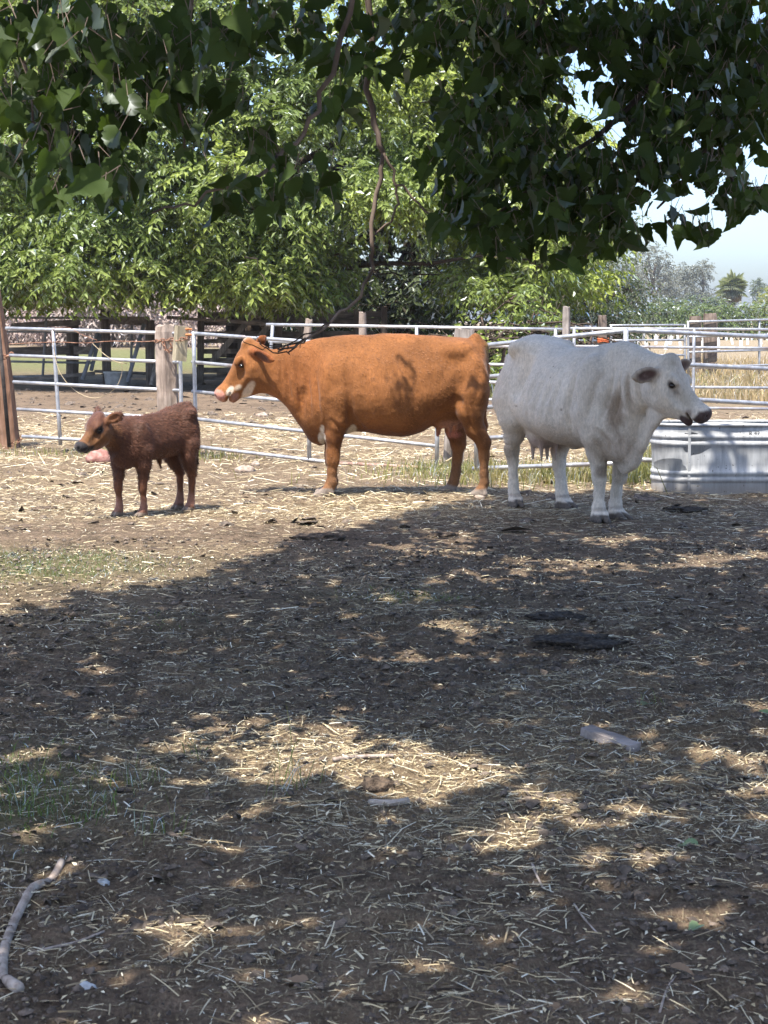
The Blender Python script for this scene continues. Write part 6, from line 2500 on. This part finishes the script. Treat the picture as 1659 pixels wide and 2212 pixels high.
    V = V + rng.normal(0, .16, V.shape) * np.repeat(r, 9)[:, None]
    tag(link('soil_clods', mesh_np('soil_clods', V, F), mc), 'dung crumbs and clods strewn over the far pens', 'soil', None, 'stuff')
    # leaf and chaff flakes
    n = 16000
    x, y = scatter(n, -2.4, 2.6, 3.0, 12, rng)
    P = np.stack([x, y, ground_h(x, y) + .006], 1)
    d = unit(np.stack([rng.normal(0, 1, n), rng.normal(0, 1, n), rng.normal(0, .2, n)], 1))
    nn = unit(rng.normal(0, .35, (n, 3)) + np.array([0, 0, 1.0]))
    me = leaf_mesh('leaf_litter', LEAF_S, P, frames(d, nn), rng.uniform(.006, .028, n), rng)
    tag(link('leaf_litter', me, ms), 'dry leaf flakes and chaff over the foreground soil', 'leaf litter', None, 'stuff')

    # grass
    def blades(name, label, x, y, h, w, mat, lean=.35, cat='grass'):
        n = len(x)
        z = ground_h(x, y) - .004
        a = rng.uniform(0, 2 * math.pi, n)
        s = np.stack([np.cos(a), np.sin(a), 0 * a], 1)
        l = np.stack([rng.normal(0, lean, n), rng.normal(0, lean, n), np.zeros(n)], 1)
        b = np.stack([x, y, z], 1)
        up = np.array([0, 0, 1.0])
        m = b + (up * .6 + l * .35) * h[:, None]
        t = b + (up * .92 + l * 1.1) * h[:, None]
        wv = s * w[:, None] / 2
        V = np.stack([b - wv, b + wv, m + wv * .8, m - wv * .8, t], 1).reshape(-1, 3)
        i = np.arange(n)[:, None] * 5
        F = np.concatenate([i + np.array([[0, 1, 2]]), i + np.array([[0, 2, 3]]), i + np.array([[3, 2, 4]])], 0)
        me = mesh_np(name, V, F)
        q = me.attributes.new('tint', 'FLOAT', 'POINT')
        q.data.foreach_set('value', np.repeat(rng.random(n), 5).astype(np.float32))
        tag(link(name, me, mat), label, cat, None, 'stuff')
    mg = leaf_mat('grass_green', (.125, .185, .05), (.9, 1, .4), .25, .5, .35, 1.5, (.17, .19, .07))
    md = leaf_mat('grass_dry', (.44, .345, .20), (.8, .7, .4), .15, .6, .3, .6)
    mt = leaf_mat('grass_mixed', (.23, .25, .09), (.9, .9, .4), .2, .5, .35, 1.2, (.36, .31, .14))
    x, y = scatter(120000, -3.6, 1.2, 4.3, 13.0, rng)
    k = rng.random(len(x)) < sstep(.10, .7, grass_zone(x, y)) * .8
    x, y = x[k], y[k]
    blades('short_grass', 'short grazed green grass in patches at the left', x, y, rng.uniform(.012, .042, len(x)), rng.uniform(.0025, .005, len(x)), mg, .6)
    # taller tufts along the fence and by the tank
    xs_, ys_, hs_ = [], [], []
    for (px, py, Y, wx, wy, n, h) in ((975, 1010, 18.5, .35, .35, 400, .08), (1150, 1000, 17.3, .75, .45, 1500, .10), (1230, 985, 17.8, .6, .5, 800, .10), (1060, 1000, 17.9, .5, .4, 600, .08),
                                      (1395, 945, 18.0, .22, .6, 900, .30), (440, 985, 20.0, .25, .25, 250, .08), (150, 958, 20.6, .55, .2, 400, .06), (1390, 1000, 17.2, .3, .4, 500, .18), (925, 1015, 18.2, .3, .2, 250, .06)):
        c = at(px, py, Y)
        xs_.append(rng.normal(c.x, wx, n))
        ys_.append(rng.normal(Y, wy, n))
        hs_.append(rng.gamma(4, h / 4, n))
    x, y, h = np.concatenate(xs_), np.concatenate(ys_), np.concatenate(hs_)
    blades('tall_grass', 'yellow-green grass tufts along the foot of the fence', x, y, h, rng.uniform(.006, .012, len(x)), mt, .3)
    # dry tall grass at the right, far
    n = 16000
    y = rng.uniform(33, 62, n)
    x = (1350 + rng.uniform(0, 380, n) - 829.5) / FOC * y
    blades('dry_grass', 'standing dry golden grass beyond the right-hand pens', x, y, rng.gamma(5, .048, n), rng.uniform(.012, .024, n), md, .25)
    n = 5000
    y = rng.uniform(34, 46, n)
    x = (rng.uniform(1040, 1720, n) - 829.5) / FOC * y
    blades('weeds', 'mixed weeds in the far pens at the right', x, y, rng.gamma(3, .06, n), rng.uniform(.015, .03, n), mt, .3)
    # a few green stems in the foreground
    xs_, ys_, hs_ = [], [], []
    for (px, py, n, h) in ((615, 1700, 14, .16), (660, 1690, 10, .12), (440, 1620, 10, .10), (1390, 1530, 10, .07), (90, 1745, 60, .06), (200, 1760, 60, .06), (30, 1700, 50, .07), (300, 1690, 40, .06), (330, 1800, 30, .06)):
        g = gnd(px, py)
        xs_.append(rng.normal(g.x, .05, n))
        ys_.append(rng.normal(g.y, .08, n))
        hs_.append(rng.gamma(5, h / 5, n))
    x, y, h = np.concatenate(xs_), np.concatenate(ys_), np.concatenate(hs_)
    blades('grass_stems', 'thin green grass stems standing in the foreground straw', x, y, h, rng.uniform(.002, .004, len(x)), mg, .45)


litter()
# ================================================================ thin summer haze
def haze():
    m, nt, out = new_mat('haze_air')
    v = nt.nodes.new('ShaderNodeVolumePrincipled')
    v.inputs['Color'].default_value = (.86, .91, 1.0, 1)
    v.inputs['Density'].default_value = .0003
    v.inputs['Anisotropy'].default_value = .3
    nt.links.new(v.outputs[0], out.inputs['Volume'])
    mb = MB()
    mb.box((0, 600, 6.6), (960, 860, 7.9))
    tag(mb.build('haze', m), kind='stuff')
    S.cycles.volume_bounces = 0


haze()
